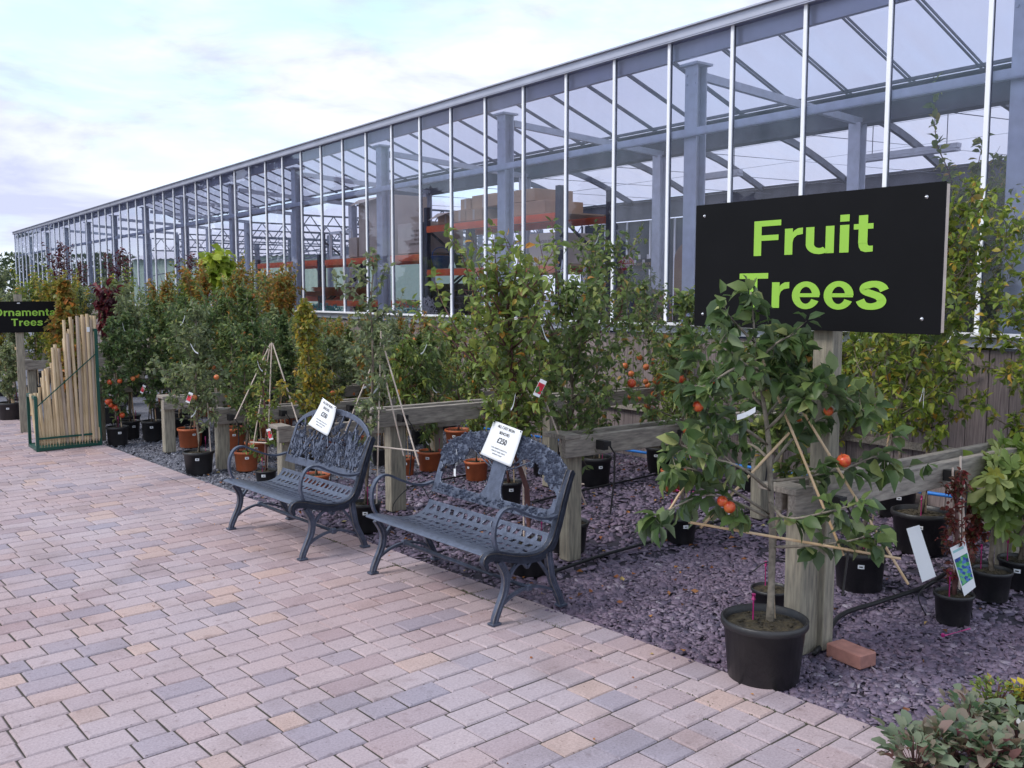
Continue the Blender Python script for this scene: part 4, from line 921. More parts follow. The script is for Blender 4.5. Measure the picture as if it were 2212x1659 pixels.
def sign_text(name, txt, cap, mat, parent, origin, xdir, ydir, sx=1.3, wv=0, track=.05):
    tot = sum(GLY[c][0]+track for c in txt)-track; X = Vector(xdir); Y = Vector(ydir); Z = X.cross(Y); O = Vector(origin); mb = MB(); x0 = -tot/2; lay = 0
    for c in txt:
        for A_, B_ in GLY[c][1]:
            lay = (lay+1) % 4; n = len(A_)
            vs = [O+X*((x0+a)*sx*cap)+Y*((b-.5)*cap)+Z*(.0005+.00025*lay) for a, b in list(A_)+list(B_)]; mb.add(vs, [(i+n, i+n+1, i+1, i) for i in range(n-1)])
        x0 += GLY[c][0]+track
    return mb.build(name, mat, parent)
def heavy(txt, size, org, parent, sx=1.12, bold=.022, sp=1.02): return text_mesh('lettering', txt, size, M_LIME, parent, Vector(org)-parent.location-Vector(sg.location if parent is not sg else (0, 0, 0)), (0, -1, 0), (0, 0, 1), bold=bold, sx=sx, extr=.001, spacing=sp)
so_ = Vector(sg.location)
sign_text('lettering', 'Fruit', .158, M_LIME, bd, Vector((SX-.0072, 2.55, 1.852))-so_, (0, -1, 0), (0, 0, 1), 1.34)
sign_text('lettering', 'Trees', .158, M_LIME, bd, Vector((SX-.0072, 2.55, 1.615))-so_, (0, -1, 0), (0, 0, 1), 1.32)
for yy, zz in ((3.16, 1.975), (3.16, 1.50), (2.02, 1.975), (2.02, 1.50)):
    m = MB(); m.lathe([(.001, .006), (.004, .005), (.006, .002), (.008, 0)], 14); s_ = m.build('screw', M_CHROME, bd, smooth=True); s_.location = Vector((SX-.007, yy, zz))-sg.location; s_.rotation_euler = (0, -math.pi/2, 0)
# ornamental trees sign
OY = 12.0; oc = onY(58, 684, OY); rzz = -math.atan2(oc[0], oc[1])*0.6
og = thing('ornamental_trees_sign', 'black sign with lime lettering reading Ornamental Trees at the far left', 'sign', (oc[0], OY, 0), rzz)
z1 = onY(62, 651, OY)[2]; z0_ = onY(62, 718, OY)[2]; hh = z1-z0_; ww = hh*2.75
m = MB(); m.box((-.02, 0, (z0_+z1)/2), (ww, .015, hh)); bd = m.build('board', M_BOARD, og)
m = MB(); m.box((-.08, .05, (z1+.08)/2), (.08, .07, z1+.08)); m.build('post', M_TIMBERV, og)
sign_text('lettering', 'Ornamental', hh*.23, M_LIME, bd, (.0, -.0102, (z0_+z1)/2+hh*.15), (1, 0, 0), (0, 0, 1), 1.08)
sign_text('lettering', 'Trees', hh*.23, M_LIME, bd, (.0, -.0102, (z0_+z1)/2-hh*.17), (1, 0, 0), (0, 0, 1), 1.08)
m = MB(); m.box((-.08, -.012, z1-.02), (.03, .004, .012)); m.build('screw', M_CHROME, bd)

# ================================================================== BENCHES
def catmull(pts, n=6):
    P = [Vector(p) for p in pts]; P = [P[0]*2-P[1]]+P+[P[-1]*2-P[-2]]; out = []
    for i in range(1, len(P)-2):
        for k in range(n):
            t = k/n; a, b, c, d = P[i-1], P[i], P[i+1], P[i+2]
            out.append(.5*((2*b)+(c-a)*t+(2*a-5*b+4*c-d)*t*t+(3*b-a-3*c+d)*t**3))
    out.append(P[-2]); return out
def plate(mask, nu, nv, fmap, th, name, mat, parent, smooth=False):
    """solid plate cut from a grid: mask(u,v) says where there is metal, fmap gives the point and its normal"""
    on = np.zeros((nu, nv), bool)
    for i in range(nu):
        for j in range(nv): on[i, j] = mask((i+.5)/nu, (j+.5)/nv)
    vid = {}; V = []; Fs = []
    def vert(i, j, s):
        k = (i, j, s)
        if k not in vid:
            # pull corner vertices towards the mask's outline
            p, nn_ = fmap(i/nu, j/nv); V.append(Vector(p)+Vector(nn_)*(th/2*s)); vid[k] = len(V)-1
        return vid[k]
    for i in range(nu):
        for j in range(nv):
            if not on[i, j]: continue
            for s in (1, -1):
                q = [vert(i, j, s), vert(i+1, j, s), vert(i+1, j+1, s), vert(i, j+1, s)]; Fs.append(tuple(q) if s > 0 else tuple(q[::-1]))
            for di, dj, a, b in ((-1, 0, (i, j+1), (i, j)), (1, 0, (i+1, j), (i+1, j+1)), (0, -1, (i, j), (i+1, j)), (0, 1, (i+1, j+1), (i, j+1))):
                ii, jj = i+di, j+dj
                if ii < 0 or jj < 0 or ii >= nu or jj >= nv or not on[ii, jj]:
                    Fs.append((vert(*a, 1), vert(*a, -1), vert(*b, -1), vert(*b, 1)))
    m = MB(); m.add(V, Fs); o = m.build(name, mat, parent)
    md = o.modifiers.new('relax', 'SMOOTH'); md.factor = .5; md.iterations = 2
    return o
def make_bench(P_right, P_left, style, label):
    pr, pl = np.array(P_right), np.array(P_left); L = float(np.linalg.norm(pl-pr)); a = math.atan2(pl[1]-pr[1], pl[0]-pr[0])-math.pi/2
    t = thing('garden_bench', label, 'bench', (pr[0], pr[1], .002), a, 'cast iron garden benches')
    # local frame: +Y along the bench to its far end, +X from front to back
    seatp = catmull([(-.045, 0, .285), (-.055, 0, .318), (-.03, 0, .342), (.03, 0, .338), (.12, 0, .312), (.22, 0, .292), (.31, 0, .296), (.375, 0, .335), (.415, 0, .42), (.455, 0, .54), (.505, 0, .665), (.52, 0, .69)], 6)
    for y in (0, L):
        # side frame: a deep flat bar swept along the profile, with legs, arm and braces
        m = MB(); w = [.035]*3+[.045]*3+[.055]*(len(seatp)-6); m.strap(seatp, .032, [.018+.028*min(1, i/12)*(1 if i < len(seatp)-14 else max(.55, (len(seatp)-i)/14)) for i in range(len(seatp))], (0, 1, 0))
        m.cur = 1
        for e in (-1, 1): m.tube([p+Vector((0, e*.0165, 0))+Vector((-.014, 0, .016)) for p in seatp[3:-3]], .0022, 5)
        m.cur = 0
        for e in (-1, 1): m.tube([p+Vector((0, e*.016, 0)) for p in seatp], .006, 5)
        m.tube([seatp[-1]+Vector((-.01, -.02, .0)), seatp[-1]+Vector((-.01, .02, .0))], .012, 8)
        m.build('side_frame', [M_IRON, M_IRONE], t, smooth=False)
        for nm, pts in (('leg', [(.035, y, .31), (.075, y, .235), (.072, y, .16), (.035, y, .08), (.012, y, .03), (.008, y, 0)]), ('leg', [(.355, y, .31), (.365, y, .24), (.385, y, .15), (.425, y, .07), (.445, y, .02), (.45, y, 0)])):
            c = catmull(pts, 5); m = MB(); m.strap(c, [.028]*len(c), [.038-.010*i/len(c) for i in range(len(c))], (0, 1, 0)); 
            for e in (-1, 1): m.tube([p+Vector((0, e*.014, 0)) for p in c[:-1]], .005, 5)
            m.cur = 1; m.tube([p+Vector((-.023, -.0165, 0)) for p in c[:-1]], .002, 5); m.cur = 0
            m.box((c[-1][0], y, .006), (.055, .045, .012), bev=.002); m.build(nm, [M_IRON, M_IRONE], t)
        arm = catmull([(.045, y, .335), (.02, y, .37), (.005, y, .43), (.015, y, .50), (.055, y, .552), (.115, y, .56), (.19, y, .525), (.28, y, .487), (.36, y, .472), (.435, y, .482)], 6)
        m = MB(); m.strap(arm, .028, .012, (0, 1, 0)); m.build('armrest', M_IRON, t, smooth=False)
        m = MB()
        for c in (catmull([(.05, y, .13), (.085, y, .20), (.14, y, .265), (.185, y, .275), (.215, y, .245)], 5), catmull([(.215, y, .245), (.245, y, .275), (.29, y, .265), (.345, y, .20), (.39, y, .13)], 5), catmull([(.03, y, .075), (.10, y, .115), (.17, y, .138), (.225, y, .142)], 5), catmull([(.225, y, .142), (.28, y, .138), (.35, y, .115), (.415, y, .085)], 5)):
            m.strap(c, .018, .013, (0, 1, 0))
        m.box((.225, y, .142), (.035, .03, .035), bev=.006); m.build('scroll_brace', M_IRON, t)
    m = MB(); m.tube([(.225, 0, .142), (.225, L*.5, .140), (.225, L, .142)], .0125, 10); m.build('stretcher', M_IRON, t, smooth=True)
    # pressed seat plate with rows of slots
    sp_ = seatp[9:46]
    cum = [0]
    for p, q in zip(sp_[:-1], sp_[1:]): cum.append(cum[-1]+(q-p).length)
    def onprof(v):
        s = v*cum[-1]
        for i in range(len(cum)-1):
            if s <= cum[i+1] or i == len(cum)-2:
                f = (s-cum[i])/(cum[i+1]-cum[i]); p = sp_[i].lerp(sp_[i+1], f); d = (sp_[i+1]-sp_[i]).normalized(); return p, Vector((-d.z, 0, d.x))
    def seatmap(u, v):
        p, nn_ = onprof(v); return (p.x, .016+u*(L-.032), p.z+.010), nn_
    def seatmask(u, v):
        if v < .26 or v > .97 or u < .035 or u > .965: return True
        c = 17 if style == 'tree' else 18
        r = (v-.26)/.71*6.0; ri = int(r); fr = r-ri; x = u*c+(.5 if ri % 2 else 0); fx = x-int(x)
        bend = .25*math.sin(u*math.pi*5+ri*.6)
        g = abs(fx-.5+(fr-.5)*(.55 if (int(x)+ri) % 2 or style != 'tree' else -.4)+bend*.2)
        return not (g < .25 and abs(fr-.5) < .27)
    plate(seatmask, 190, 60, seatmap, .008, 'seat', M_IRON, t)
    # backrest casting
    b0 = Vector((.415, 0, .425)); b1 = Vector((.507, 0, .672)); dv = (b1-b0); bn = Vector((-dv.z, 0, dv.x)).normalized(); HB = dv.length*1.62
    side = dv.length*.93/HB
    def top(u): return side+(1-side)*math.sin(math.pi*(.08+.84*u))**.75*1.0 if style != 'x' else 1
    def topn(u):
        e = (2*u-1); return side+(1-side)*math.sqrt(max(0, 1-abs(e)**2.1))
    def bmap(u, v):
        p = b0+dv.normalized()*HB*v; rel = 0.004*math.sin(u*60)*math.sin(v*40)
        return (p.x, .012+u*(L-.024), p.z), bn
    R_ = np.random.RandomState(11 if style == 'tree' else 23)
    if style == 'tree':
        blobs = [(R_.uniform(0, 1), R_.uniform(.45, 1.0), R_.uniform(.010, .030)) for _ in range(900)]
        def thr(u): return topn(u)-.25-.05*math.sin(u*23)-.035*math.sin(u*71+1)-.22*max(0, abs(u-.5)-.22)/.28
        blobs = [(u, v, r) for u, v, r in blobs if v < topn(u)-.015 and v > thr(u)-.03]
        gridb = {}
        for u, v, r in blobs:
            gridb.setdefault((int(u*12), int(v*6)), []).append((u, v, r))
        def mask(u, v):
            if v > topn(u)-.012*abs(math.sin(u*90)): return False
            if v > thr(u)+.05 and math.sin(u*97+v*31)*math.sin(v*83-u*23) < .72: return True
            if v < .13+.05*(abs(2*u-1))**3: return True
            if u < .018 or u > .982: return v < side
            # hollow rising into the trunk
            tw = .055+.10*max(0, (.34-v)/.34)**2*1.0+.02*max(0, v-.45)
            if abs(u-.5) < tw and v < .62: return True
            if v < .30 and (u < .05+.05*(1-v/.3)**2 or u > .95-.05*(1-v/.3)**2): return True
            for k in range(7):       # branches
                ub = .5+(k-3)*.012; ue = .5+(k-3)*.115; t_ = (v-.50)/.34
                if 0 <= t_ <= 1 and abs(u-(ub+(ue-ub)*t_**.8)) < .0075: return True
            gx, gy = int(u*12), int(v*6)
            for a_ in (-1, 0, 1):
                for c_ in (-1, 0, 1):
                    for (bu, bv, r) in gridb.get((gx+a_, gy+c_), ()):
                        if ((u-bu)*L/HB)**2+(v-bv)**2 < (r*1.55)**2: return True
            return False
        plate(mask, 230, 96, bmap, .012, 'backrest', M_IRON, t)
        m = MB()
        for u, v, r in blobs+[(R_.uniform(.02, .98), R_.uniform(.03, .12), .012) for _ in range(120)]:
            for _ in range(2):
                p, _n = bmap(u+R_.uniform(-.012, .012), v+R_.uniform(-.02, .02)); c = Vector(p)+bn*.0062*(1 if bn.x < 0 else -1)
                e = R_.uniform(0, 6.28); ax = Vector((0, 1, 0))*math.cos(e)+dv.normalized()*math.sin(e); ay = ax.cross(bn)
                s_ = .0095*R_.uniform(.7, 1.4); f_ = -bn if bn.x > 0 else bn
                vs = [c-ax*s_*1.5, c+ay*s_*.7, c+ax*s_*1.5, c-ay*s_*.7, c+f_*.011]; m.add(vs, [(0, 1, 4), (1, 2, 4), (2, 3, 4), (3, 0, 4)])
        m.build('cast_foliage', M_IRON, t)
    else:
        stems = []
        for k in range(110):
            u0 = R_.uniform(.03, .97); v0 = R_.uniform(.05, .4); stems.append((u0, v0, u0+R_.uniform(-.07, .07), v0+R_.uniform(.1, .35)))
        fl_ = [(R_.uniform(.03, .97), R_.uniform(.1, .8), R_.uniform(.018, .05), R_.uniform(0, 6.28)) for _ in range(330)]
        fl_ = [f for f in fl_ if f[1] < topn(f[0])-.16-.10*R_.rand()]
        def mask(u, v):
            if v > topn(u): return False
            d = min(topn(u)-v, (u)*L/HB+.0, (1-u)*L/HB) if v > side-.05 else 9
            if topn(u)-v < .085 or (v > side*.6 and (u < .03 or u > .97)): return True
            if v < .12: return True
            if u < .015 or u > .985: return True
            for (a_, b_, c_, e_) in stems:
                if b_ <= v <= e_ and abs(u-(a_+(c_-a_)*(v-b_)/(e_-b_))) < .0075: return True
            for (bu, bv, r, ph) in fl_:
                du, dv_ = (u-bu)*L/HB, v-bv; rr = math.hypot(du, dv_)
                if rr < r and rr < r*(.55+.45*math.cos(5*(math.atan2(dv_, du)+ph))): return True
            for k in range(9):
                ub = .1+k*.1
                if v > topn(u)-.30 and abs(u-ub-(v-.8)*(ub-.5)*.5) < .006: return True
            return False
        plate(mask, 210, 96, bmap, .012, 'backrest', M_IRON, t)
        m = MB()
        for (bu, bv, r, ph) in fl_:
            p, _n = bmap(bu, bv); c = Vector(p); f_ = -bn if bn.x > 0 else bn
            for q_ in range(5):
                e = ph+q_*1.257; ax = Vector((0, 1, 0))*math.cos(e)+dv.normalized()*math.sin(e); ay = ax.cross(bn); s_ = r*HB*.8
                m.add([c+f_*.006, c+ax*s_*.6+ay*s_*.28+f_*.011, c+ax*s_+f_*.007, c+ax*s_*.6-ay*s_*.28+f_*.011], [(0, 1, 2), (0, 2, 3)])
        m.build('cast_flowers', M_IRON, t)
    return t, L, bmap, bn
NB, LNB, nbmap, bnn = make_bench((2.56, 3.60), (2.49, 4.70), 'tree', 'near iron bench with a tree of life cast into its backrest')
FB, LFB, fbmap, bnf = make_bench((2.28, 5.20), (2.20, 6.18), 'flowers', 'far iron bench with cast flowers filling its arched backrest')
bpy.context.view_layer.update()
LINES = ['ALL CAST IRON', 'BENCHES', '£250', 'LOCAL DELIVERY IS £20 AS IT IS A', '2 MAN LIFT UNLESS THERE IS', 'SOMEONE TO HELP']
def notice(B_, bmap, bn, u, v, w, h, rot, curl, label):
    p, _ = bmap(u, v); f_ = -bn if bn.x > 0 else bn
    M = Matrix.Translation(B_.location) @ Matrix.Rotation(B_.rotation_euler.z, 4, 'Z'); O = M @ (Vector(p)+f_*(.032))
    R3 = M.to_3x3(); X = R3 @ Vector((0, -1, 0)); Y = R3 @ (f_.cross(Vector((0, -1, 0))))
    if Y.z < 0: Y = -Y
    X, Y = X*math.cos(rot)+Y*math.sin(rot), Y*math.cos(rot)-X*math.sin(rot); Z = X.cross(Y)
    t = thing('price_notice', label, 'notice', O, 0, 'paper price notices on the benches')
    bend = lambda x, y: curl*((y/h)**2*1.2+(x/w)*(y/h)*1.4-abs(x/w)**2*.8)
    m = MB(); nx, ny = 10, 12; vs = []
    for j in range(ny+1):
        for i in range(nx+1):
            x = (i/nx-.5)*w; y = (j/ny-.5)*h; vs.append(X*x+Y*y+Z*bend(x, y))
    m.add(vs, [(j*(nx+1)+i, j*(nx+1)+i+1, (j+1)*(nx+1)+i+1, (j+1)*(nx+1)+i) for j in range(ny) for i in range(nx)]); pp = m.build('paper', M_WHITE, t, smooth=True)
    md = pp.modifiers.new('thickness', 'SOLIDIFY'); md.thickness = .0006; md.offset = -1
    for s, sz, yy, bo in ((LINES[0], .105, .40, .004), (LINES[1], .105, .245, .004), (LINES[2], .20, .035, .012), (LINES[3], .048, -.19, .0), (LINES[4], .048, -.27, .0), (LINES[5], .048, -.35, .0)):
        c = Vector(Y)*(yy*h); text_mesh('lettering', s, sz*h*1.08, M_INK, pp, c+Z*.0022, X, Y, bold=bo, sx=.95 if sz > .06 else .9, extr=.0002, bend=lambda x, y, y0=yy*h: bend(x, y+y0))
    for sx_ in (-.46, .46):
        m = MB(); m.box(X*(w*sx_)+Y*(h*.47)+Z*(bend(w*sx_, h*.47)+.002), (.006, .006, .006)); m.build('tack', M_INK, t)
    return t
notice(NB, nbmap, bnn, .50, .84, .275, .205, -.13, .012, 'white paper price notice reading 250 pounds on the near tree-pattern bench')
notice(FB, fbmap, bnf, .60, .84, .255, .205, -.20, .035, 'curling white paper price notice on the far flower-pattern bench')
# small swing tag on the near bench
p, _ = nbmap(.86, .60); M = Matrix.Translation(NB.location) @ Matrix.Rotation(NB.rotation_euler.z, 4, 'Z'); O = M @ (Vector(p)+(-bnn if bnn.x > 0 else bnn)*.02)
t = thing('swing_tag', 'small white swing tag on a string at the left of the near bench back', 'tag', O); m = MB(); m.tube([(0, 0, .02), (.004, .005, -.04), (0, .012, -.10)], .0012, 4); m.tube([(0, .0, .02), (.006, -.006, -.03), (0, -.004, -.08)], .0012, 4); m.build('string', M_WHITE, t)
m = MB(); m.box((-.003, .012, -.122), (.0015, .022, .045), bev=.0005); m.build('card', M_WHITE, t)

# ================================================================== STAKE RACK
kA = onY(82, 975, 10.45); kB = onY(217, 962, 10.52); 
rk = thing('stake_rack', 'green steel rack with sloping side bar holding round timber stakes', 'rack', (kA[0], kA[1], 0))
xa, ya, xb, yb = kA[0], kA[1], kB[0], kB[1]
def rb(a, b, r=.018, nm='rack_bar'): m = MB(); m.beam(a, b, r*1.6, r*1.6); m.build(nm, M_GREENM, rk, world=True)
DPT = .42
for (x, y, h) in ((xa, ya, .55), (xb, yb, 1.22), (xa, ya+DPT, .55), (xb, yb+DPT, 1.22)): rb((x, y, 0), (x, y, h), nm='rack_post')
rb((xa, ya, .02), (xb, yb, .02)); rb((xa, ya, .13), (xb, yb, .13), .012); rb((xa, ya+DPT, .02), (xb, yb+DPT, .02)); rb((xa, ya, .02), (xa, ya+DPT, .02)); rb((xb, yb, .02), (xb, yb+DPT, .02))
rb((xa, ya, .55), (xa, ya+DPT, .55)); rb((xb, yb, 1.22), (xb, yb+DPT, 1.22)); rb((xa, ya, .45), (xb, yb, .98), .006)
m = MB(); m.add([(xa, ya+.02, .03), (xb, yb+.02, .03), (xb, yb+DPT, .03), (xa, ya+DPT, .03)], [(0, 1, 2, 3)]); m.build('base_sheet', M_GREENM, rk, world=True)
hs = [.55, .56, .56, .78, .80, .80, .76, 1.02, 1.05, 1.04, .86, 1.30, 1.16, 1.18, 1.33, 1.34, 1.14, 1.35, 1.33, 1.36, 1.30, 1.34]
SG = 'round timber stakes standing in the green rack'; ordn = ['leftmost', 'second from left', 'third from left', 'fourth from left', 'fifth from left', 'sixth from left', 'seventh from left', 'eighth from left', 'ninth from left', 'tenth from left', 'eleventh from left', 'eleventh from right', 'tenth from right', 'ninth from right', 'eighth from right', 'seventh from right', 'sixth from right', 'fifth from right', 'fourth from right', 'third from right', 'second from right', 'rightmost']
for i, h in enumerate(hs):
    f = (i+.6)/len(hs); x = xa+(xb-xa)*f; y = ya+.03+rng.uniform(.01, .05); r = .017 if i not in (0,) else .022
    mt = M_STAKEG if i in (10, 12, 15, 18, 20) else M_STAKE; lean = rng.uniform(-.035, .02); yb2 = rng.uniform(.05, .12)
    t = thing('timber_stake', '%s %s stake of the front row in the green rack' % ('grey' if mt is M_STAKEG else 'pale yellow', ordn[i]), 'stake', (x, y, .03), 0, SG)
    m = MB(); m.tube([(0, 0, 0), (0, yb2*.05, .05), (lean*.5, yb2*.5, h*.5), (lean, yb2, h)], [r*.35, r, r, r*.95], 9); m.build('stake_shaft', mt, t, smooth=False)
    if i in (4, 19): m = MB(); m.box((lean*.9, -.022+yb2*.9, h*.88), (.03, .002, .05)); m.build('price_label', M_WHITE, t)
for i in range(14):
    f = (i+.8)/14; x = xa+(xb-xa)*f; h = [.5, .6, .7, .8, .85, 1.0, 1.0, 1.1, 1.2, 1.3, 1.32, 1.3, 1.33, 1.34][i]
    t = thing('timber_stake', 'stake in the back row of the green rack, mostly hidden behind the front row', 'stake', (x, ya+.24, .03), 0, SG+' (back row)')
    m = MB(); m.tube([(0, 0, 0), (rng.uniform(-.03, .03), .05, h)], .017, 8); m.build('stake_shaft', M_STAKE if i % 3 else M_STAKEG, t)
for (px0, py0, px1, py1, lb) in ((262, 1035, 283, 1140, ''),):
    pass
q0 = onY(150, 865, 10.6); q1 = onY(118, 782, 10.9)
t = thing('timber_stake', 'brown stake leaning far out to the left at the top of the rack', 'stake', q0, 0, SG); m = MB(); m.tube([(0, 0, -.2), tuple(np.array(q1)-q0)], .017, 8); m.build('stake_shaft', M_STAKEG, t)

# ================================================================== small ground things
t = thing('loose_brick', 'single pinkish red block paver lying on the slate by the sign post', 'brick', (3.585, 2.325, -.012), 1.45)
m = MB(); m.box((0, 0, .033), (.185, .105, .062), bev=.004); m.build('block', M_BRICK, t)
def hose(name, label, cat, pts, r, mat, group=None):
    c = catmull([tuple(p) for p in pts], 8); m = MB(); m.tube(c, r, 8); o = m.build(name, mat, None, smooth=True); return tag(o, label, cat, group)
hz = lambda x, y, z=.012: tuple(gp(x, y, z))
hose('drip_hose', 'thick black hose on the slate running right from the near bench', 'hose', [hz(1180, 1240), hz(1290, 1203), hz(1370, 1180), hz(1460, 1155), hz(1545, 1128), hz(1640, 1100)], .011, M_HOSE, 'black irrigation hoses')
hose('drip_hose', 'thick black hose running right from the thick sign post', 'hose', [hz(1758, 1412), hz(1782, 1385), hz(1815, 1330), hz(1900, 1300), hz(1995, 1268), hz(2040, 1240)], .012, M_HOSE, 'black irrigation hoses')
hose('drip_hose', 'thin black hose on the slate behind the near bench', 'hose', [hz(1150, 1085), hz(1210, 1070), hz(1300, 1050), hz(1370, 1035), hz(1480, 1010)], .009, M_HOSE, 'black irrigation hoses')
hose('drip_hose', 'thin black hose behind the gnarly-stemmed tree', 'hose', [hz(880, 1052), hz(960, 1035), hz(1040, 1020), hz(1130, 1000)], .009, M_HOSE, 'black irrigation hoses')
hose('water_pipe', 'bright blue water pipe running along the ground behind the rails', 'pipe', [tuple(onX(x, y, 6.05+.0*x)) for x, y in ((1000, 916), (1075, 930), (1230, 953), (1373, 975), (1480, 990), (1570, 1002), (1731, 1026), (1900, 1050), (2127, 1082))], .013, M_BLUE)
for i, P_ in enumerate(([(1815, 1400), (1780, 1398), (1760, 1335), (1730, 1255), (1700, 1215), (1655, 1215), (1625, 1235)], [(1265, 1085), (1285, 1110), (1330, 1145), (1395, 1160)], [(1190, 1195), (1180, 1240), (1210, 1260), (1230, 1235)], [(2100, 1335), (2090, 1290), (2030, 1255), (1985, 1285), (2000, 1330)], [(860, 1140), (850, 1090), (900, 1045), (930, 1080)])):
    base = gp(*P_[0]); zz = [0.01, .12, .22, .24, .2, .1, .02]
    hose('drip_tube', ['thin black drip tube looping beside the thick sign post', 'thin black drip tube trailing from the long cane at the right of the near bench', 'thin black drip tube below the pot right of the near bench', 'thin black drip tube looping around the blueberry pot', 'thin black drip tube behind the left arm of the near bench'][i], 'tube', [tuple(at(x, y, base)+np.array([0, 0, .0])) for (x, y) in P_], .003, M_HOSE, 'thin drip tubes')
for px, py, px2, py2, lb in ((2037, 1374, 2095, 1358, 'magenta plastic peg lying on the slate below the blueberry pot'), (1430, 1222, 1520, 1226, 'magenta plastic peg lying on the slate right of the near bench')):
    a = gp(px, py, .008); b = gp(px2, py2, .008); 
    if lb.endswith('bench'): a = gp(1462, 1060, .01); b = gp(1500, 1062, .01); a = gp(1452, 1112, .008)*0+a
    m = MB(); m.tube([a, b], .004, 5); m.tube([a, a+np.array([.01, .006, .004])], .009, 6); tag(m.build('plastic_peg', M_PINK), lb, 'peg', 'magenta pegs')

# ================================================================== POTTED TREES
def mh(P, y): return zat(P, y)
def potted(name, label, cat, base, top, cbot, hw, leaf='apple', per=3, L=.05, nb=22, pot=None, node=.05, prof='oval', up=.8, lean=None, fruit=0, fr_r=.026, frmat=None, kind='full', wid=.6, canes=None, tags=0, cards=0, stub=True, group='potted trees', tr=.011, droop=.25, peg=True, twig=.45, lab=True, mesh_pot=True, world=None, cane_r=.0055):
    P = gp(*base) if world is None else np.array(world); mp = depth(P)/F_
    h = mh(P, top) if top < 3000 else top-3000; zb = mh(P, cbot); R = hw*mp
    t = thing(name, label, cat, (P[0], P[1], -.012), rng.uniform(0, 0), group)
    r, ph, mat = pot or (.13, .2, M_BLACKP)
    pot_parts(t, r, ph, mat, lab)
    ln = (0, 0) if lean is None else (cR[0]*lean*mp, cR[1]*lean*mp)
    wood, PP, DD = grow(ph*.85, h, max(zb, ph+.06), R, nb, ln, prof, up, tr, node, twig)
    wood.build('trunk', M_BARK if leaf not in ('fresh', 'wine') else M_TWIG, t, smooth=True)
    foliage('foliage', PP, DD, per, L, wid, LM[leaf], t, kind, droop)
    if canes is not None:
        for (x0, y0, d0, x1, y1, d1) in canes: part_cane(t, at(x0, y0, P, d0), at(x1, y1, P, d1), cane_r*(1), M_CANEP if cane_r < .0056 else M_CANE)
    elif stub:
        part_cane(t, (P[0]+.04, P[1]-.01, ph*.8), (P[0]+ln[0]*.6, P[1]+ln[1]*.6, h*.72), .005, M_CANE)
    low = np.where(PP[:, 2] < zb+(h-zb)*.55)[0]
    for i in range(fruit):
        k = low[rng.randint(len(low))]; q = PP[k]+np.array([0, 0, -fr_r*1.6]); s_ = -cF[:2]*R*rng.uniform(.0, .5); apple(t, (P[0]+q[0]*.9+s_[0], P[1]+q[1]*.9+s_[1], q[2]), fr_r*rng.uniform(.8, 1.15), frmat or M_APPLE)
    for i in range(tags):
        k = rng.randint(len(PP)); q = PP[k]; a = Vector((P[0]+q[0]*.6-cF[0]*R*.45, P[1]+q[1]*.6-cF[1]*R*.45, q[2])); strip_tag(t, a, a+Vector((rng.uniform(-.07, .07), rng.uniform(-.03, .03), -.09)), .013)
    for i in range(cards):
        k = rng.randint(len(PP)); q = PP[k]; picture_card(t, (P[0]+q[0]*.5-cF[0]*R*.7, P[1]+q[1]*.5-cF[1]*R*.7, zb*.6+q[2]*.4), .038, .095, rng.uniform(-.5, .5), M_CARDRED)
    if peg:
        m = MB(); a = rng.uniform(0, 6.28); m.tube([(r*.7*math.cos(a), r*.7*math.sin(a), ph*.85), (r*.72*math.cos(a), r*.72*math.sin(a), ph+.10)], .0035, 5); m.tube([(r*.72*math.cos(a), r*.72*math.sin(a), ph+.09), (r*.72*math.cos(a), r*.72*math.sin(a), ph+.115)], .007, 6); m.build('plastic_peg', M_PINK, t)
    return t, P, mp
def shoots(tt, P, lst, leaf, L=.058, dd=-.05, per=2):
    for pts in lst:
        c = catmull([Vector(at(x, y, P, dd+rng.uniform(-.08, .08)))-tt.location for x, y in pts], 8); m = MB(); m.tube(c, [.0045*(1-i/len(c))+.0013 for i in range(len(c))], 5); m.build('shoot', M_TWIG, tt)
        q = c[6:]; foliage('foliage', np.array([tuple(p) for p in q]), np.array([(0, 0, 1.)]*len(q)), per, L, .6, LM[leaf], tt, 'full', .1)
BK = M_BLACKP; TC = M_TERRA
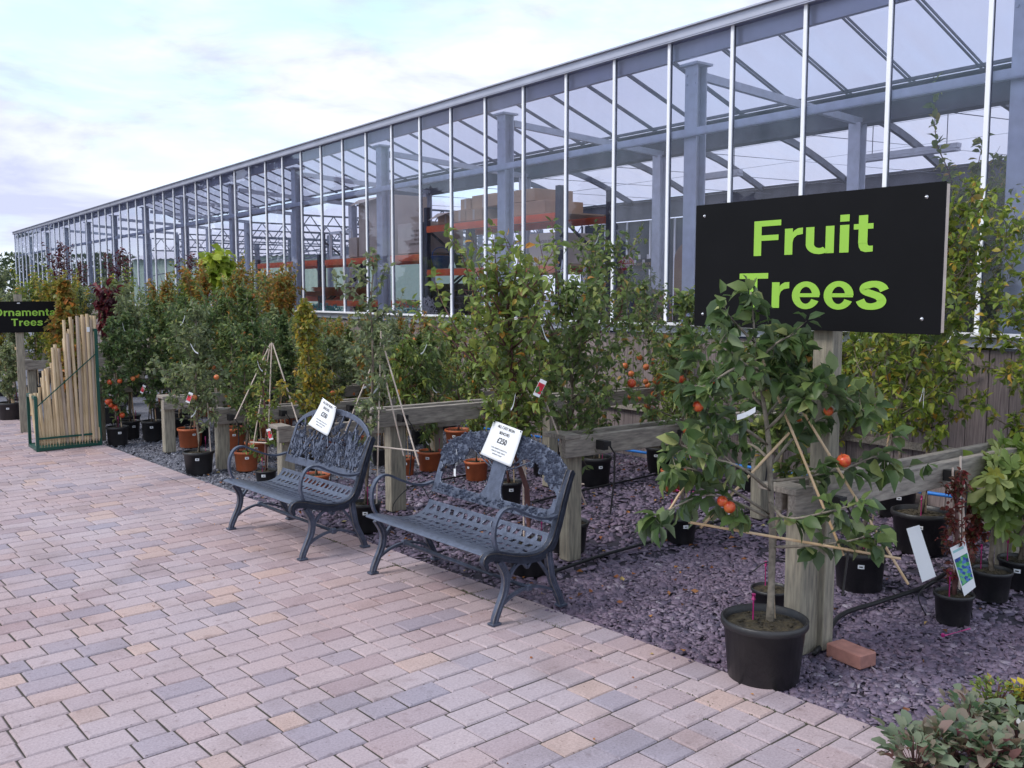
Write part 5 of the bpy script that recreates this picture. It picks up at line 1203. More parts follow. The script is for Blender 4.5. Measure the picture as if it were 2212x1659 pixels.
# ---- foreground apple tree, shaped by hand
P = gp(1668, 1455); P = np.array([3.13, 2.44, 0]); mp = depth(P)/F_
fa = thing('potted_apple_tree', 'foreground apple tree in the large black pot with big dark leaves and red apples', 'tree', (P[0], P[1], -.012), 0, 'potted trees')
pot_parts(fa, .175, .265, BK, False)
def loc(x, y, dd=0.0): return Vector(at(x, y, P, dd))-fa.location
wood = MB(); PP = []; DD = []
tr_ = [loc(1664, 1340), loc(1668, 1200), loc(1666, 1080), loc(1660, 950), loc(1648, 860), loc(1634, 780), loc(1628, 700), loc(1622, 630)]
wood.tube([tr_[0]+Vector((0, 0, -.03))]+catmull(tr_, 3), [.026, .019]+[.0155-.0006*i for i in range(21)], 9)
BR = [ # start, bends..., with depth offsets (metres, + is away)
 [(1664, 1182, 0), (1760, 1178, -.10), (1850, 1165, -.12), (1900, 1140, -.1)],
 [(1664, 1120, 0), (1590, 1085, -.08), (1520, 1070, -.12), (1430, 1110, -.15), (1400, 1130, -.15)],
 [(1662, 1110, 0), (1560, 1045, -.05), (1480, 1010, -.1), (1440, 1030, -.12)],
 [(1662, 1040, 0), (1740, 1030, .0), (1830, 1010, .02), (1900, 985, 0), (1945, 1010, 0)],
 [(1662, 1010, 0), (1720, 940, .08), (1780, 900, .1), (1850, 870, .1)],
 [(1658, 960, 0), (1600, 920, -.12), (1540, 890, -.16), (1500, 870, -.16)],
 [(1655, 930, 0), (1720, 870, -.1), (1780, 850, -.12), (1830, 860, -.1), (1880, 900, -.1)],
 [(1650, 880, 0), (1600, 830, .08), (1550, 790, .1), (1500, 780, .1)],
 [(1645, 850, 0), (1690, 800, .0), (1720, 770, .0), (1735, 740, 0)],
 [(1640, 820, 0), (1590, 770, -.1), (1555, 740, -.12)],
 [(1634, 780, 0), (1680, 740, -.05), (1720, 720, -.08)],
 [(1630, 740, 0), (1590, 700, 0), (1565, 670, 0)],
 [(1663, 1085, 0), (1700, 1120, -.2), (1790, 1105, -.25), (1880, 1080, -.25)],
 [(1660, 990, 0), (1620, 960, .15), (1560, 960, .2), (1500, 930, .2)],
 [(1655, 900, 0), (1700, 850, .15), (1740, 830, .2), (1760, 820, .2)],
 [(1640, 800, 0), (1600, 790, -.1), (1530, 830, -.2), (1490, 850, -.2)],
 [(1664, 1060, 0), (1600, 1010, -.18), (1520, 985, -.22), (1470, 960, -.22)]]
for b in BR:
    c = catmull([loc(*q) for q in b], 5); n = len(c); wood.tube(c, [.0065*(1-i/(n+2))+.0012 for i in range(n)], 6)
    for i in range(4, n):
        PP.append(c[i]); DD.append((c[i]-c[i-1]).normalized())
        if rng.rand() < .35:
            d = Vector(rng.uniform(-1, 1, 3)).normalized(); e = c[i]+d*rng.uniform(.04, .11); wood.tube([c[i], e], [.0025, .001], 4, False); PP += [e]*2; DD += [d]*2
for i in range(14): q = tr_[4].lerp(tr_[7], rng.rand()); PP.append(q); DD.append(Vector((0, 0, 1)))
for i in range(5): PP.append(tr_[7]); DD.append(Vector(rng.uniform(-.5, .5, 3))+Vector((0, 0, .8)))
wood.build('trunk', pm('young_bark', (.15, .13, .10), .8, 0, .3, 40, .4, 90, c2=(.28, .24, .19)), fa, smooth=True)
foliage('foliage', np.array([tuple(p) for p in PP]), np.array([tuple(d) for d in DD]), 3, .086, .60, LM['darkapple'], fa, 'full', .4, .85)
for x, y, r, dd in ((1508, 878, .023, -.2), (1790, 888, .021, -.05), (1823, 996, .029, -.12), (1560, 1083, .022, -.14), (1576, 1096, .025, -.15), (1725, 905, .014, .1)): apple(fa, at(x, y, P, dd), r, M_APPLE)
for a in ((1488, 1128, -.1, 1945, 1207, -.14), (1513, 1140, -.05, 1705, 935, 0), (1438, 1115, .1, 1510, 1000, .05), (1640, 760, .02, 1822, 1200, -.1), (1735, 890, .02, 1962, 1262, -.05), (1672, 1335, .0, 1668, 1180, .0)):
    part_cane(fa, at(a[0], a[1], P, a[2]), at(a[3], a[4], P, a[5]), .0058, M_CANE)
strip_tag(fa, at(1592, 902, P, -.2), at(1632, 885, P, -.2), .022, .004)
m = MB(); q = loc(1627, 1320); m.tube([q+Vector((0, 0, -.05)), q+Vector((0, 0, .06))], .004, 6); m.tube([q+Vector((0, 0, .05)), q+Vector((0, 0, .075))], .009, 7); m.build('plastic_peg', M_PINK, fa)
# ---- individual trees in front
potted('potted_apple_tree', 'thin young apple tree in the black pot just behind the foreground pot', 'tree', (1665, 1318), 700, 1040, 120, 'apple', 4, .07, 14, (.10, .13, BK), twig=.5, stub=False, lab=False, lean=20)
potted('potted_plum_tree', 'yellow-green tree with leaning stem in the labelled black pot beside the thick post', 'tree', (1855, 1265), 640, 960, 190, 'pear', 3, .06, 20, (.14, .22, BK), lean=120, tr=.010, tags=2)
potted('potted_apple_tree', 'apple tree in the black pot behind the slanting foreground canes, with red apples', 'tree', (1470, 1165), 620, 1000, 125, 'apple', 3, .06, 16, (.105, .17, BK), fruit=5, fr_r=.030, lean=10, cards=1)
tA, PA, _ = potted('potted_cherry_tree', 'tall tree in the wide black pot at the right end of the near bench', 'tree', (1228, 1185), 600, 1000, 170, 'apple', 3, .056, 30, (.125, .19, BK), lean=10, canes=[(1265, 1090, -.15, 1128, 740, -.62), (1228, 1130, 0, 1222, 800, 0), (1232, 1100, -.1, 1122, 880, -.5), (1222, 1042, -.02, 1262, 1046, -.08)], tr=.012)
shoots(tA, PA, [((1215, 700), (1205, 620), (1198, 550), (1193, 480)), ((1240, 720), (1270, 640), (1300, 570), (1310, 515)), ((1200, 720), (1160, 640), (1150, 590), (1140, 560)), ((1235, 760), (1330, 690), (1345, 640), (1350, 600))], 'apple')
tB, PB, _ = potted('potted_crab_apple_tree', 'tall broad fresh green tree in the black pot under the near bench', 'tree', (1142, 1232), 600, 975, 175, 'fresh', 2, .060, 42, (.12, .19, BK), lean=-50, prof='vase', canes=[(1145, 1170, 0, 1125, 880, 0), (1132, 1160, .05, 1126, 700, .05)], tr=.014, tags=2, cards=1, node=.05)
shoots(tB, PB, [((1060, 760), (1030, 660), (1000, 560), (962, 500)), ((1080, 740), (1075, 640), (1070, 560), (1062, 490)), ((1040, 800), (980, 700), (950, 640), (935, 590)), ((1100, 720), (1120, 640), (1125, 580), (1110, 530)), ((1020, 780), (960, 720), (915, 690), (890, 650))], 'fresh')
potted('potted_apple_tree', 'small tree in the black pot seen through the near bench back', 'tree', (1100, 1085), 660, 1000, 85, 'fresh', 3, .05, 14, (.10, .18, BK))
potted('potted_apple_tree', 'tall slender tree in the black pot under the broad double rail', 'tree', (1285, 1045), 520, 960, 140, 'apple', 3, .052, 30, (.14, .25, BK), tags=2, prof='vase')
potted('potted_apple_tree', 'apple tree laden with orange apples in the second black pot under the double rail', 'tree', (1425, 1015), 600, 940, 115, 'apple', 3, .05, 20, (.13, .23, BK), fruit=22, fr_r=.032, frmat=M_APPLEO, cards=1, lean=-40)
potted('potted_apple_tree', 'apple tree with a few red apples left of the black sign', 'tree', (1400, 960), 575, 900, 80, 'apple', 3, .05, 16, (.13, .23, BK), fruit=9, fr_r=.03, frmat=M_APPLEO)
potted('potted_apple_tree', 'apple tree in the black pot directly behind the foreground trunk', 'tree', (1625, 1055), 740, 960, 130, 'apple', 3, .055, 18, (.13, .2, BK))
potted('potted_crab_apple_tree', 'light green tree on a gnarly orange stem in the black pot between the benches', 'tree', (790, 1142), 540, 1000, 90, 'grey', 3, .048, 18, (.105, .20, BK), lean=30, canes=[(812, 1150, 0, 823, 715, 0), (905, 1005, -.15, 822, 725, 0), (872, 985, .1, 826, 790, .05), (790, 962, -.05, 905, 975, -.1), (735, 960, .25, 815, 760, .1)], tr=.011, prof='vase', twig=.6, tags=0)
t = bpy.data.objects['potted_crab_apple_tree.001'] if 'potted_crab_apple_tree.001' in bpy.data.objects else None
Pg = gp(790, 1142)
if t:
    strip_tag(t, at(785, 838, Pg, -.05), at(818, 822, Pg, -.03), .014, .0); strip_tag(t, at(797, 862, Pg, -.05), at(820, 832, Pg, -.03), .017, .0)
potted('potted_apple_tree', 'dense dark green apple tree in the big black pot at the paving edge', 'tree', (430, 1018), 650, 930, 72, 'grey', 4, .05, 28, (.135, .2, BK), prof='oval', tags=3, canes=[(455, 975, 0, 448, 870, 0), (470, 895, .1, 466, 840, .1)], cards=1, fruit=2, frmat=M_APPLEO)
potted('potted_plum_tree', 'small bushy tree in the front terracotta pot left of the far bench', 'tree', (533, 1012), 770, 985, 52, 'apple', 4, .05, 12, (.112, .18, TC), stub=True)
potted('potted_plum_tree', 'small tree in the terracotta pot right behind the front terracotta pot', 'tree', (556, 990), 720, 940, 60, 'apple', 3, .05, 12, (.115, .18, TC))
potted('potted_cherry_tree', 'narrow yellowing tree in the terracotta pot under the far bench', 'tree', (684, 1065), 640, 930, 62, 'yellow', 4, .052, 26, (.108, .17, TC), prof='oval', lean=-20, droop=.5)
potted('potted_plum_tree', 'sparse tree under the cane wigwam in the small black pot by the far bench', 'tree', (575, 1042), 745, 1000, 60, 'fresh', 3, .05, 9, (.09, .12, BK), canes=[(577, 1015, 0, 587, 740, 0), (545, 975, .15, 584, 742, 0), (640, 900, .2, 589, 742, 0), (660, 965, -.1, 590, 745, 0), (508, 905, .1, 583, 745, 0), (540, 955, -.02, 665, 962, -.06)], cards=1, tags=1)
potted('potted_apple_tree', 'tree in the terracotta pot beside the green-stained post', 'tree', (412, 962), 640, 880, 60, 'apple', 4, .05, 18, (.13, .2, TC), tags=3)
potted('potted_apple_tree', 'tree in the terracotta pot behind the green-stained post rail', 'tree', (505, 965), 680, 900, 55, 'apple', 4, .05, 18, (.14, .22, TC))
potted('potted_pear_tree', 'round leaved tree in the terracotta pot behind the cane wigwam', 'tree', (592, 950), 660, 880, 65, 'grey', 4, .055, 20, (.15, .23, TC), tags=3)
potted('potted_apple_tree', 'narrow apple tree with red apples in the left black pot beside the stake rack', 'tree', (255, 958), 690, 935, 42, 'darkapple', 4, .055, 24, (.115, .20, BK), prof='col', fruit=9, fr_r=.03)
potted('potted_apple_tree', 'apple tree in the middle one of the three black pots by the rack', 'tree', (283, 944), 670, 860, 50, 'darkapple', 4, .055, 24, (.105, .20, BK), tags=3)
potted('potted_apple_tree', 'apple tree in the right one of the three black pots by the rack', 'tree', (330, 948), 680, 890, 58, 'darkapple', 4, .055, 24, (.115, .22, BK), fruit=3, fr_r=.03, frmat=M_APPLEO, cards=1)
potted('potted_cherry_tree', 'tree with long drooping leaves in the terracotta pot right of the tall grey post', 'tree', (873, 1022), 720, 950, 70, 'fresh', 3, .075, 18, (.10, .16, TC), wid=.4, droop=.9)
potted('potted_cherry_tree', 'tree with hanging leaves in the labelled terracotta pot behind the benches gap', 'tree', (930, 1012), 715, 960, 75, 'apple', 3, .075, 18, (.12, .18, TC), tags=3, wid=.4, droop=.9, cards=1)
potted('potted_cherry_tree', 'tree in the farther terracotta pot above the near bench back', 'tree', (990, 965), 670, 900, 85, 'fresh', 3, .06, 20, (.14, .2, TC), droop=.5)
potted('potted_pear_tree', 'tree in the terracotta pot against the cladding right of the price notice', 'tree', (1085, 930), 650, 860, 80, 'fresh', 3, .055, 20, (.14, .2, TC))
potted('potted_apple_tree', 'light tree in the terracotta pot behind the far bench arch', 'tree', (720, 960), 725, 900, 75, 'grey', 4, .055, 20, (.14, .2, TC), tags=3, fruit=4, fr_r=.028, frmat=M_APPLEO)
potted('potted_apple_tree', 'tree in the terracotta pot behind the rail of the tall grey post', 'tree', (808, 935), 735, 880, 75, 'apple', 4, .055, 20, (.14, .2, TC), fruit=4, fr_r=.028, frmat=M_APPLEO, tags=1)
# ---- right hand side
potted('potted_pear_tree', 'big yellow-green tree in the large black pot behind the near rail', 'tree', (1985, 1185), 480, 960, 215, 'pear', 4, .052, 46, (.17, .26, BK), tr=.014, tags=2, prof='vase', lean=30)
tt, P, mp = potted('potted_pear_tree', 'tallest yellow-green tree whose single shoot rises above the black sign', 'tree', (2040, 1095), 410, 860, 165, 'pear', 4, .055, 40, (.16, .24, BK), tr=.014, lean=10, up=1.2)
for j, pts in enumerate((((2060, 460), (2052, 380), (2022, 300), (2020, 175)), ((2080, 520), (2100, 430), (2110, 370), (2125, 300)), ((2100, 500), (2160, 420), (2200, 350), (2215, 300)))):
    c = catmull([Vector(at(x, y, P, -.15))-tt.location for x, y in pts], 8); m = MB(); m.tube(c, [.006*(1-i/len(c))+.0015 for i in range(len(c))], 5); m.build('shoot', M_TWIG, tt)
    foliage('foliage', np.array([tuple(p) for p in c[4:]]), np.array([(0, 0, 1.)]*len(c[4:])), 3, .075, .62, LM['pear'], tt, 'full', .1)
potted('potted_pear_tree', 'yellowing tree at the right edge of the photo beyond the near rail', 'tree', (2170, 1110), 300, 900, 190, 'pear', 4, .052, 46, (.17, .26, BK), tr=.014, cards=1)
potted('potted_plum_tree', 'green tree in the dark pot at the right edge beside the fig', 'tree', (2195, 1230), 560, 980, 120, 'pear', 3, .055, 20, (.12, .2, BK), lean=10)
potted('potted_plum_tree', 'bushy yellow-green tree right behind the black sign post', 'tree', (1790, 1075), 735, 980, 130, 'pear', 4, .052, 26, (.14, .22, BK))
potted('potted_plum_tree', 'yellow-green tree against the cladding under the black sign', 'tree', (1920, 1040), 700, 940, 150, 'pear', 4, .05, 30, (.14, .22, BK))
potted('potted_plum_tree', 'light green tree behind the near rail under the right half of the sign', 'tree', (1935, 1110), 720, 900, 120, 'pear', 4, .055, 26, (.14, .22, BK), tags=1)
potted('potted_pear_tree', 'yellow-green tree between the fig and the greenhouse cladding', 'tree', (2105, 1085), 560, 930, 150, 'pear', 4, .055, 36, (.15, .24, BK), cards=1)
potted('potted_cherry_tree', 'green tree by the cladding just right of the black sign post', 'tree', (1850, 1035), 730, 930, 100, 'fresh', 4, .055, 22, (.14, .22, BK))
# blueberry with its two cards
bb, P, mp = potted('potted_blueberry_bush', 'small red-leaved blueberry in the small black pot with two hanging cards', 'bush', (2058, 1338), 1010, 1260, 42, 'wine', 2, .034, 18, (.092, .15, BK), twig=.6, prof='col', canes=[(2063, 1280, 0, 2058, 1010, 0), (2072, 1275, .03, 2075, 985, .03), (2080, 1275, .05, 2082, 1040, .05)], lab=False)
def card(t, corners, P, dd, body, pic=None):
    c = [Vector(at(x, y, P, dd))-t.location for x, y in corners]; m = MB(); f_ = Vector(cF)*.001; m.add(c+[q+f_ for q in c], [(0, 1, 2, 3), (7, 6, 5, 4), (0, 4, 5, 1), (1, 5, 6, 2), (2, 6, 7, 3), (3, 7, 4, 0)]); o = m.build('hanging_card', body, t)
    if pic:
        def L2(u, v): return (c[0].lerp(c[1], u)).lerp(c[3].lerp(c[2], u), v)
        m = MB(); m.add([L2(.06, .25)-f_, L2(.94, .25)-f_, L2(.94, .80)-f_, L2(.06, .80)-f_], [(0, 1, 2, 3)]); m.build('picture', pic, o)
        m = MB(); m.add([L2(.1, .08)-f_, L2(.8, .08)-f_, L2(.8, .13)-f_, L2(.1, .13)-f_], [(0, 1, 2, 3)]); m.build('printed_code', pm('pale_teal_print', (.3, .55, .55), .5), o)
    return o
card(bb, ((1958, 1142), (1986, 1134), (2022, 1245), (1992, 1258)), P, -.06, M_WHITE)
card(bb, ((2052, 1184), (2085, 1168), (2108, 1268), (2083, 1288)), P, -.10, M_WHITE, M_CARDBLUE)
# fig
potted('potted_fig', 'young fig with large lobed leaves in the black pot at the right', 'fig tree', (2140, 1288), 975, 1150, 85, 'fig', 1, .13, 7, (.10, .16, BK), kind='lobed', wid=1.0, node=.09, stub=False, twig=.3, lab=False)
potted('potted_blueberry_bush', 'wine red shrub in the pot right behind the blueberry with cards', 'bush', (2098, 1262), 1060, 1230, 36, 'wine', 3, .04, 12, (.09, .14, BK), stub=False, lab=False)
potted('potted_fig', 'second fig with pale lobed leaves at the right edge', 'fig tree', (2200, 1262), 960, 1160, 80, 'fig', 1, .12, 7, (.11, .16, BK), kind='lobed', wid=1.0, node=.09, stub=False, twig=.3)
# ---- far left
potted('potted_birch', 'young tree in the black pot at the far left below the Ornamental sign', 'tree', (22, 905), 745, 880, 48, 'grey', 3, .06, 16, (.15, .23, BK), canes=[(30, 880, 0, 12, 790, 0), (52, 890, .2, 28, 745, .2), (68, 898, -.1, 34, 750, .1)], cane_r=.02)
potted('columnar_beech', 'orange-brown columnar tree standing before the right end of the Ornamental sign', 'tree', (128, 925), 598, 850, 44, 'rust', 4, .07, 60, (.15, .22, BK), prof='oval', wid=.85, stub=False, up=1.6, world=(2.33, 11.7, 0))
potted('red_maple', 'dark purple-red maple rising behind the stake rack', 'tree', (205, 905), 620, 720, 42, 'red', 2, .12, 12, (.15, .22, BK), wid=.45, stub=False, droop=.8, world=(2.95, 12.4, 0), prof='vase')
potted('catalpa_tree', 'standard tree with a small head of big bright lime leaves', 'tree', (343, 880), 560, 610, 38, 'lime', 1, .20, 10, (.15, .22, BK), wid=.95, stub=False, prof='flat', world=(4.75, 13.6, 0), droop=.6)

# ---- the rows: copies of nine prototypes
protos = {}
def proto(key, leaf, h, R, nb, per, L, pot, prof='oval', wid=.6, droop=.25, fruit=0, kind='lo', zb=.45):
    t = thing('potted_tree', 'prototype', 'tree', (0, 0, -.012), 0, 'potted trees in the rows')
    pot_parts(t, pot[0], pot[1], pot[2], True, -2.4)
    wood, PP, DD = grow(pot[1]*.85, h, zb, R, nb, (rng.uniform(-.05, .05), 0), prof, 1.7, .013, .05, .35)
    for q_ in range(7):
        a_ = rng.uniform(0, 6.28); b_ = Vector((R*.35*math.cos(a_), R*.35*math.sin(a_), h*.72)); e_ = b_+Vector((R*.4*math.cos(a_), R*.4*math.sin(a_), h*rng.uniform(.22, .36))); wood.tube([b_, b_.lerp(e_, .5), e_], [.004, .003, .0012], 4)
        for w_ in np.linspace(0, 1, 13): PP = np.vstack([PP, [tuple(b_.lerp(e_, w_))]]); DD = np.vstack([DD, [(0, 0, 1.)]])
    wood.build('trunk', M_BARK, t, smooth=True); foliage('foliage', PP, DD, per, L, wid, LM[leaf], t, kind, droop)
    part_cane(t, (.05, -.02, pot[1]*.8), (.02, .0, h*.8), .006, M_CANE)
    for i in range(fruit): q = PP[rng.randint(len(PP))]; apple(t, Vector(q)+Vector((0, 0, -.05)), .03, M_APPLEO)
    protos[key] = t; return t
proto('g1', 'apple', 1.75, .34, 30, 4, .062, (.14, .22, BK), fruit=4)
proto('g2', 'darkapple', 1.65, .36, 30, 4, .062, (.14, .22, BK), 'cone')
proto('y1', 'yellow', 1.75, .34, 30, 4, .062, (.15, .24, BK))
proto('r1', 'rust', 1.8, .30, 30, 4, .062, (.14, .22, TC), 'col')
proto('s1', 'grey', 1.75, .32, 30, 4, .065, (.14, .22, BK), 'vase')
proto('f1', 'fresh', 1.75, .34, 30, 4, .062, (.15, .24, TC), droop=.7)
proto('p1', 'pear', 1.85, .34, 30, 4, .060, (.15, .24, BK))
proto('d1', 'red', 1.9, .26, 12, 2, .06, (.15, .24, BK), 'vase')
cw = {'g': 'green', 'y': 'yellowing', 'r': 'rust orange', 's': 'grey-green', 'f': 'fresh green', 'p': 'yellow-green', 'd': 'dark red'}
used = set()
def place(key, x, y, sc, rz, label):
    p = protos[key]
    if key not in used: o = p; used.add(key)
    else:
        o = p.copy(); col.objects.link(o)
        for ch in p.children:
            c = ch.copy(); col.objects.link(c); c.parent = o
            for g in ch.children: e = g.copy(); col.objects.link(e); e.parent = c
    o.location = (x, y, -.012); o.rotation_euler = (0, 0, rz); o.scale = (sc, sc, sc); o['label'] = label
ords = ['first', 'second', 'third', 'fourth', 'fifth', 'sixth', 'seventh']
ROWS = [ # Y, list of x, keys, description
 (5.35, [5.6], 'f1', 'against the cladding right of the price notice'),
 (6.55, [4.6, 5.2], 'f1 g1', 'behind the rail of the tall grey post'),
 (7.05, [5.6], 'g1', 'by the cladding behind the tall grey post rail'),
 (7.9, [3.7, 4.3, 4.9], 'g1 s1 g1', 'behind the far bench'),
 (8.75, [3.4, 4.0, 4.6, 5.2], 'g2 s1 r1 g1', 'behind the green-stained post'),
 (9.4, [3.9, 4.6, 5.3, 6.0], 'g2 r1 s1 p1', 'before the square-post rail'),
 (10.1, [3.3, 3.9, 4.5, 5.1, 5.7, 6.15], 'g2 g1 y1 g1 r1 r1', 'behind the square-post rail'),
 (10.75, [3.3, 3.8, 4.4, 5.1, 5.8], 'g2 g1 r1 y1 f1', 'along the far rail beside the stake rack'),
 (11.5, [2.95, 3.6, 4.2, 4.9, 5.6, 6.1], 's1 g2 r1 r1 y1 r1', 'one row behind the stake rack'),
 (12.4, [3.5, 4.1, 4.8, 5.5, 6.1], 'g1 r1 y1 r1 r1', 'two rows behind the stake rack'),
 (13.3, [2.5, 3.2, 3.9, 4.2, 5.4, 6.0], 'y1 s1 r1 p1 r1 r1', 'three rows behind the stake rack'),
 (14.4, [2.2, 2.9, 3.6, 4.3, 5.1, 5.9], 's1 y1 p1 g2 r1 y1', 'four rows behind the stake rack'),
 (15.6, [1.9, 2.6, 3.3, 4.1, 5.0, 5.9], 'y1 p1 s1 g1 y1 r1', 'five rows behind the stake rack'),
 (17.0, [1.6, 2.4, 3.2, 4.2, 5.2, 6.0], 'p1 y1 g1 d1 y1 s1', 'six rows behind the stake rack'),
 (18.6, [1.4, 2.3, 3.3, 4.3, 5.3, 6.0], 'y1 g1 y1 s1 g1 d1', 'seven rows behind the stake rack'),
 (20.5, [1.2, 2.2, 3.2, 4.2, 5.2, 6.0], 'g1 y1 p1 s1 y1 g1', 'eight rows behind the stake rack'),
 (22.8, [.8, 1.9, 3.0, 4.1, 5.3], 'y1 p1 g1 y1 s1', 'nine rows behind the stake rack'),
 (25.5, [.4, 1.6, 2.8, 4.0, 5.4], 'p1 g1 y1 g1 d1', 'ten rows behind the stake rack'),
 (29.0, [-.2, 1.2, 2.6, 4.0, 5.4], 'y1 g1 p1 y1 g1', 'eleven rows behind the stake rack')]
for (Y, xs, keys, desc) in ROWS:
    for i, (x, k) in enumerate(zip(xs, keys.split())):
        sc = rng.uniform(.74, .84) if Y < 9.2 else rng.uniform(.84, .98) if Y < 12 else rng.uniform(.84, 1.02)
        if k in ('r1', 'y1', 'p1') and 9 < Y < 16: sc = rng.uniform(.96, 1.06)
        if x/Y > .44 and Y < 16: sc = rng.uniform(.66, .74)
        if k == 'd1': sc *= 1.25
        place(k, x+rng.uniform(-.08, .08), Y+rng.uniform(-.12, .12), sc, rng.uniform(0, 6.28), '%s tree, %s from path, row %s' % (cw[k[0]], ords[i], desc))
# taller tops at the gap rows left of x=330
for (x, Y, k, sc, lb) in ((4.3, 22, 'd1', 1.35, 'tall thin dark red tree rising against the far left glass'), (3.6, 26, 's1', 1.25, 'tall grey-green tree rising against the far left glass'), (5.6, 15.2, 'y1', 1.22, 'taller yellowing tree beside the lime-leaved standard'), (2.9, 30, 'd1', 1.5, 'dark red tree top farthest left by the end of the glass')):
    place(k, x, Y, sc, rng.uniform(0, 6.28), lb)

# ---- distant trees beyond the nursery
def bigtree(x, y, h, r, label, leaf='hedge', n=2600, L=.4, group='distant trees beyond the nursery', name='distant_tree', cone=False):
    t = thing(name, label, 'tree', (x, y, 0), 0, group); m = MB(); m.tube([(0, 0, 0), (.1, 0, h*.35), (0, .1, h*.75 if not cone else h*.97)], [.25, .18, .05], 8)
    for i in range(9 if not cone else 0): a = rng.uniform(0, 6.28); z = h*rng.uniform(.25, .6); m.tube([(0, 0, z), (r*.4*math.cos(a), r*.4*math.sin(a), z+h*.15), (r*.75*math.cos(a), r*.75*math.sin(a), z+h*.25)], [.09, .06, .02], 5)
    m.build('trunk', M_BARK, t)
    if cone:
        s = rng.rand(n)**.6; z = h*(1-s*.93); a = rng.uniform(0, 6.28, n); rr = r*s*(.35+.65*rng.rand(n))*(1+.25*np.sin(z*6+a)); P = np.stack([rr*np.cos(a), rr*np.sin(a), z], 1); D = np.stack([np.cos(a), np.sin(a), -.25+0*a], 1)+rv(n)*.25
    else:
        cl = [(rv(1)[0]*np.array([.38, .38, .22])*np.array([r, r, h])+np.array([0, 0, h*.62]), r*rng.uniform(.3, .5)) for _ in range(12)]
        ci = rng.randint(0, 12, n); q = rv(n); q /= np.linalg.norm(q, axis=1)[:, None]; q *= (rng.rand(n)**.35)[:, None]
        P = np.array([cl[i][0]+q[j]*cl[i][1] for j, i in enumerate(ci)]); P[:, 2] = np.clip(P[:, 2], h*.1, h*1.05); D = q+rv(n)*.4
    leaf_object('crown', P, D, rv(n), rng.uniform(.5, 1.2, n)*L, .6, LM[leaf], t, 'lo'); return t
DT = [(-3, 95, 5.5, 4, 'hedge'), (2, 88, 5.2, 4, 'hedge'), (7, 100, 4.8, 4, 'hedge'), (11, 92, 5.0, 4, 'hedge'), (16, 98, 4.9, 4, 'hedge'), (21, 90, 4.6, 4, 'hedge'), (26, 100, 4.8, 4, 'hedge'), (-8, 80, 6.5, 5, 'hedge'), (-.5, 74, 5.3, 3.6, 'hedge')]
for i, (x, y, h, r, lf_) in enumerate(DT): bigtree(x, y, h, r, ['dark distant tree behind the far end of the glass, leftmost but one', 'dark distant tree right of the end of the glass', 'dark distant tree seen low through the far panes, third', 'dark distant tree seen low through the far panes, fourth', 'dark distant tree seen low through the far panes, fifth', 'dark distant tree seen low through the far panes, sixth', 'dark distant tree seen low through the far panes, rightmost', 'large dark distant tree at the left edge of the photo', 'rounded dark bush-like tree just left of the end of the glass'][i], lf_)
# conifers across the yard that the panes mirror
for i, (x, y, h, r) in enumerate(((-7, 98, 12, 4), (-8.5, 91, 13, 4.5), (-8.5, 83, 14, 4.5), (-9, 75, 15, 4.5), (-10, 67, 15, 4.5), (-12, 60, 14, 4.3), (-14, 54, 9, 3), (-15, 45, 7.5, 2.2), (-17, 34, 7, 2), (-17, 25, 5.5, 1.8))):
    bigtree(x, y, h, r, 'tall dark conifer across the yard, %s, mirrored in the glass' % ['farthest', 'second farthest', 'third farthest', 'fourth', 'fifth', 'sixth', 'seventh', 'eighth', 'ninth', 'nearest'][i], 'conifer', 5200, .6, 'conifers across the yard', 'conifer_tree', True)

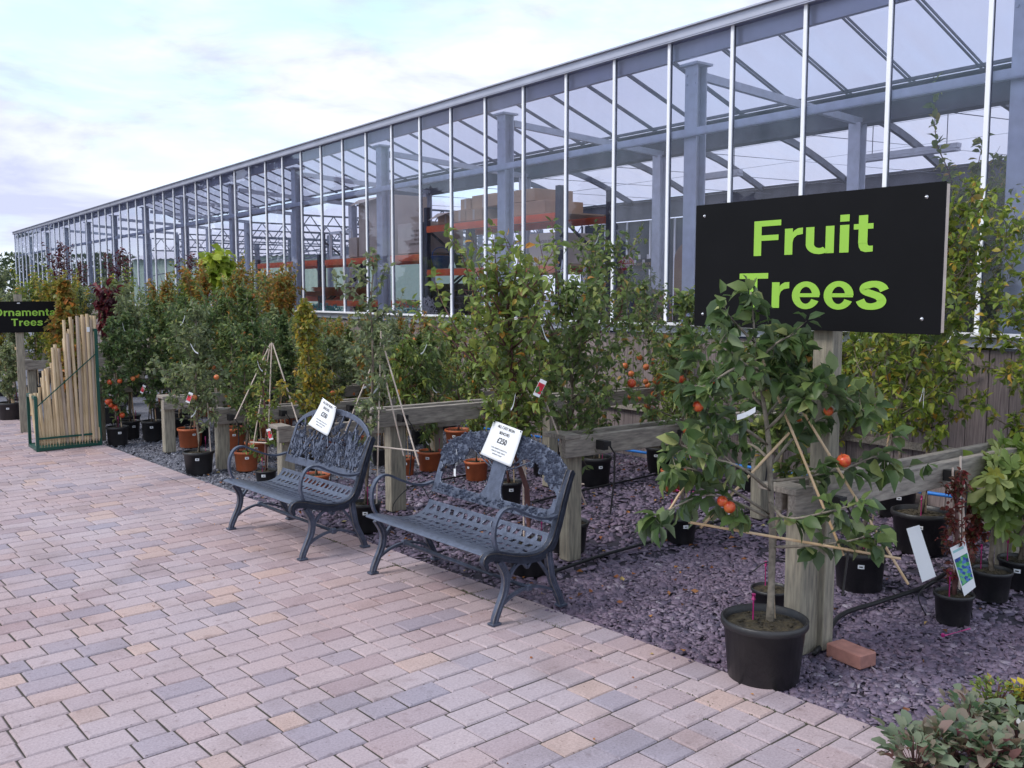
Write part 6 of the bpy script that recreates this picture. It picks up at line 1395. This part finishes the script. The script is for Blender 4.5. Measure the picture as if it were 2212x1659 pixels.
# ---- plants at the lower right corner
def rosette(name, label, cat, p, r, n, L, mat, pot=None, hgt=.16, group=None, kind='oval'):
    t = thing(name, label, cat, p, 0, group)
    if pot: pot_parts(t, pot[0], pot[1], BK, False)
    z = pot[1] if pot else 0
    a = rng.uniform(0, 6.28, n); e = rng.uniform(.15, 1.3, n); D = np.stack([np.cos(a)*np.cos(e), np.sin(a)*np.cos(e), np.sin(e)], 1)
    rr = rng.uniform(.1, 1, n)*r*.55; P = np.stack([np.cos(a)*rr, np.sin(a)*rr, z+rng.uniform(0, hgt, n)], 1); up_ = np.array([0, 0, 1.0])-D*.4+rv(n)*.25
    leaf_object('foliage', P, D, up_, rng.uniform(.6, 1.15, n)*L, .75, mat, t, kind)
    m = MB()
    for i in range(0, n, 3): m.tube([(P[i][0]*.2, P[i][1]*.2, z*.9), tuple(P[i])], .002, 4, False)
    m.build('stem', M_TWIG, t); return t
HG = 'low pots of broad leaved herbs at the lower right corner'
for i, (px, py, lf_, n, L, lb) in enumerate(((1975, 1690, 'sage', 100, .07, 'sage clump with reddish tips nearest the paving, leftmost at the corner'), (2050, 1670, 'sage', 110, .075, 'dense sage clump, second from left at the bottom edge'), (2130, 1700, 'sage', 110, .075, 'sage clump at the very bottom right of the photo'), (2090, 1610, 'sage', 120, .06, 'pinkish sage clump with upright leaves in the middle of the corner'), (2200, 1640, 'grey', 90, .066, 'grey-green leafed herb at the right edge of the corner'), (2145, 1560, 'fresh', 160, .028, 'bright green fine-leaved herb behind the sage clumps'), (2195, 1700, 'sage', 100, .06, 'purple tinged sage clump in the extreme bottom right corner'))):
    p = gp(px, py, 0); rosette('potted_herb', lb, 'herb', (p[0], p[1], -.01), .15, n, L, LM[lf_], (.05, .07), .09, HG, 'oval' if lf_ != 'fresh' else 'lo')
p = gp(2205, 1555, 0); rosette('potted_viola', 'tiny yellow flowered plant in a dark tray at the right edge', 'flower', (p[0], p[1], -.01), .08, 70, .03, LM['gold'], (.05, .09), .06, None, 'lo')
p = gp(2195, 1575, 0); t = thing('plant_tray', 'black plastic plant tray partly cut off at the right edge', 'tray', (p[0]+.12, p[1]-.02, -.01), -.3)
m = MB(); m.box((0, 0, .012), (.34, .26, .012)); [m.box(c, s_) for c, s_ in (((0, -.13, .035), (.34, .006, .05)), ((0, .13, .035), (.34, .006, .05)), ((-.17, 0, .035), (.006, .26, .05)), ((.17, 0, .035), (.006, .26, .05)))]; m.build('tray_body', BK, t)
m = MB(); m.box((-.165, -.08, .06), (.002, .05, .05)); m.build('price_label', M_WHITE, t)
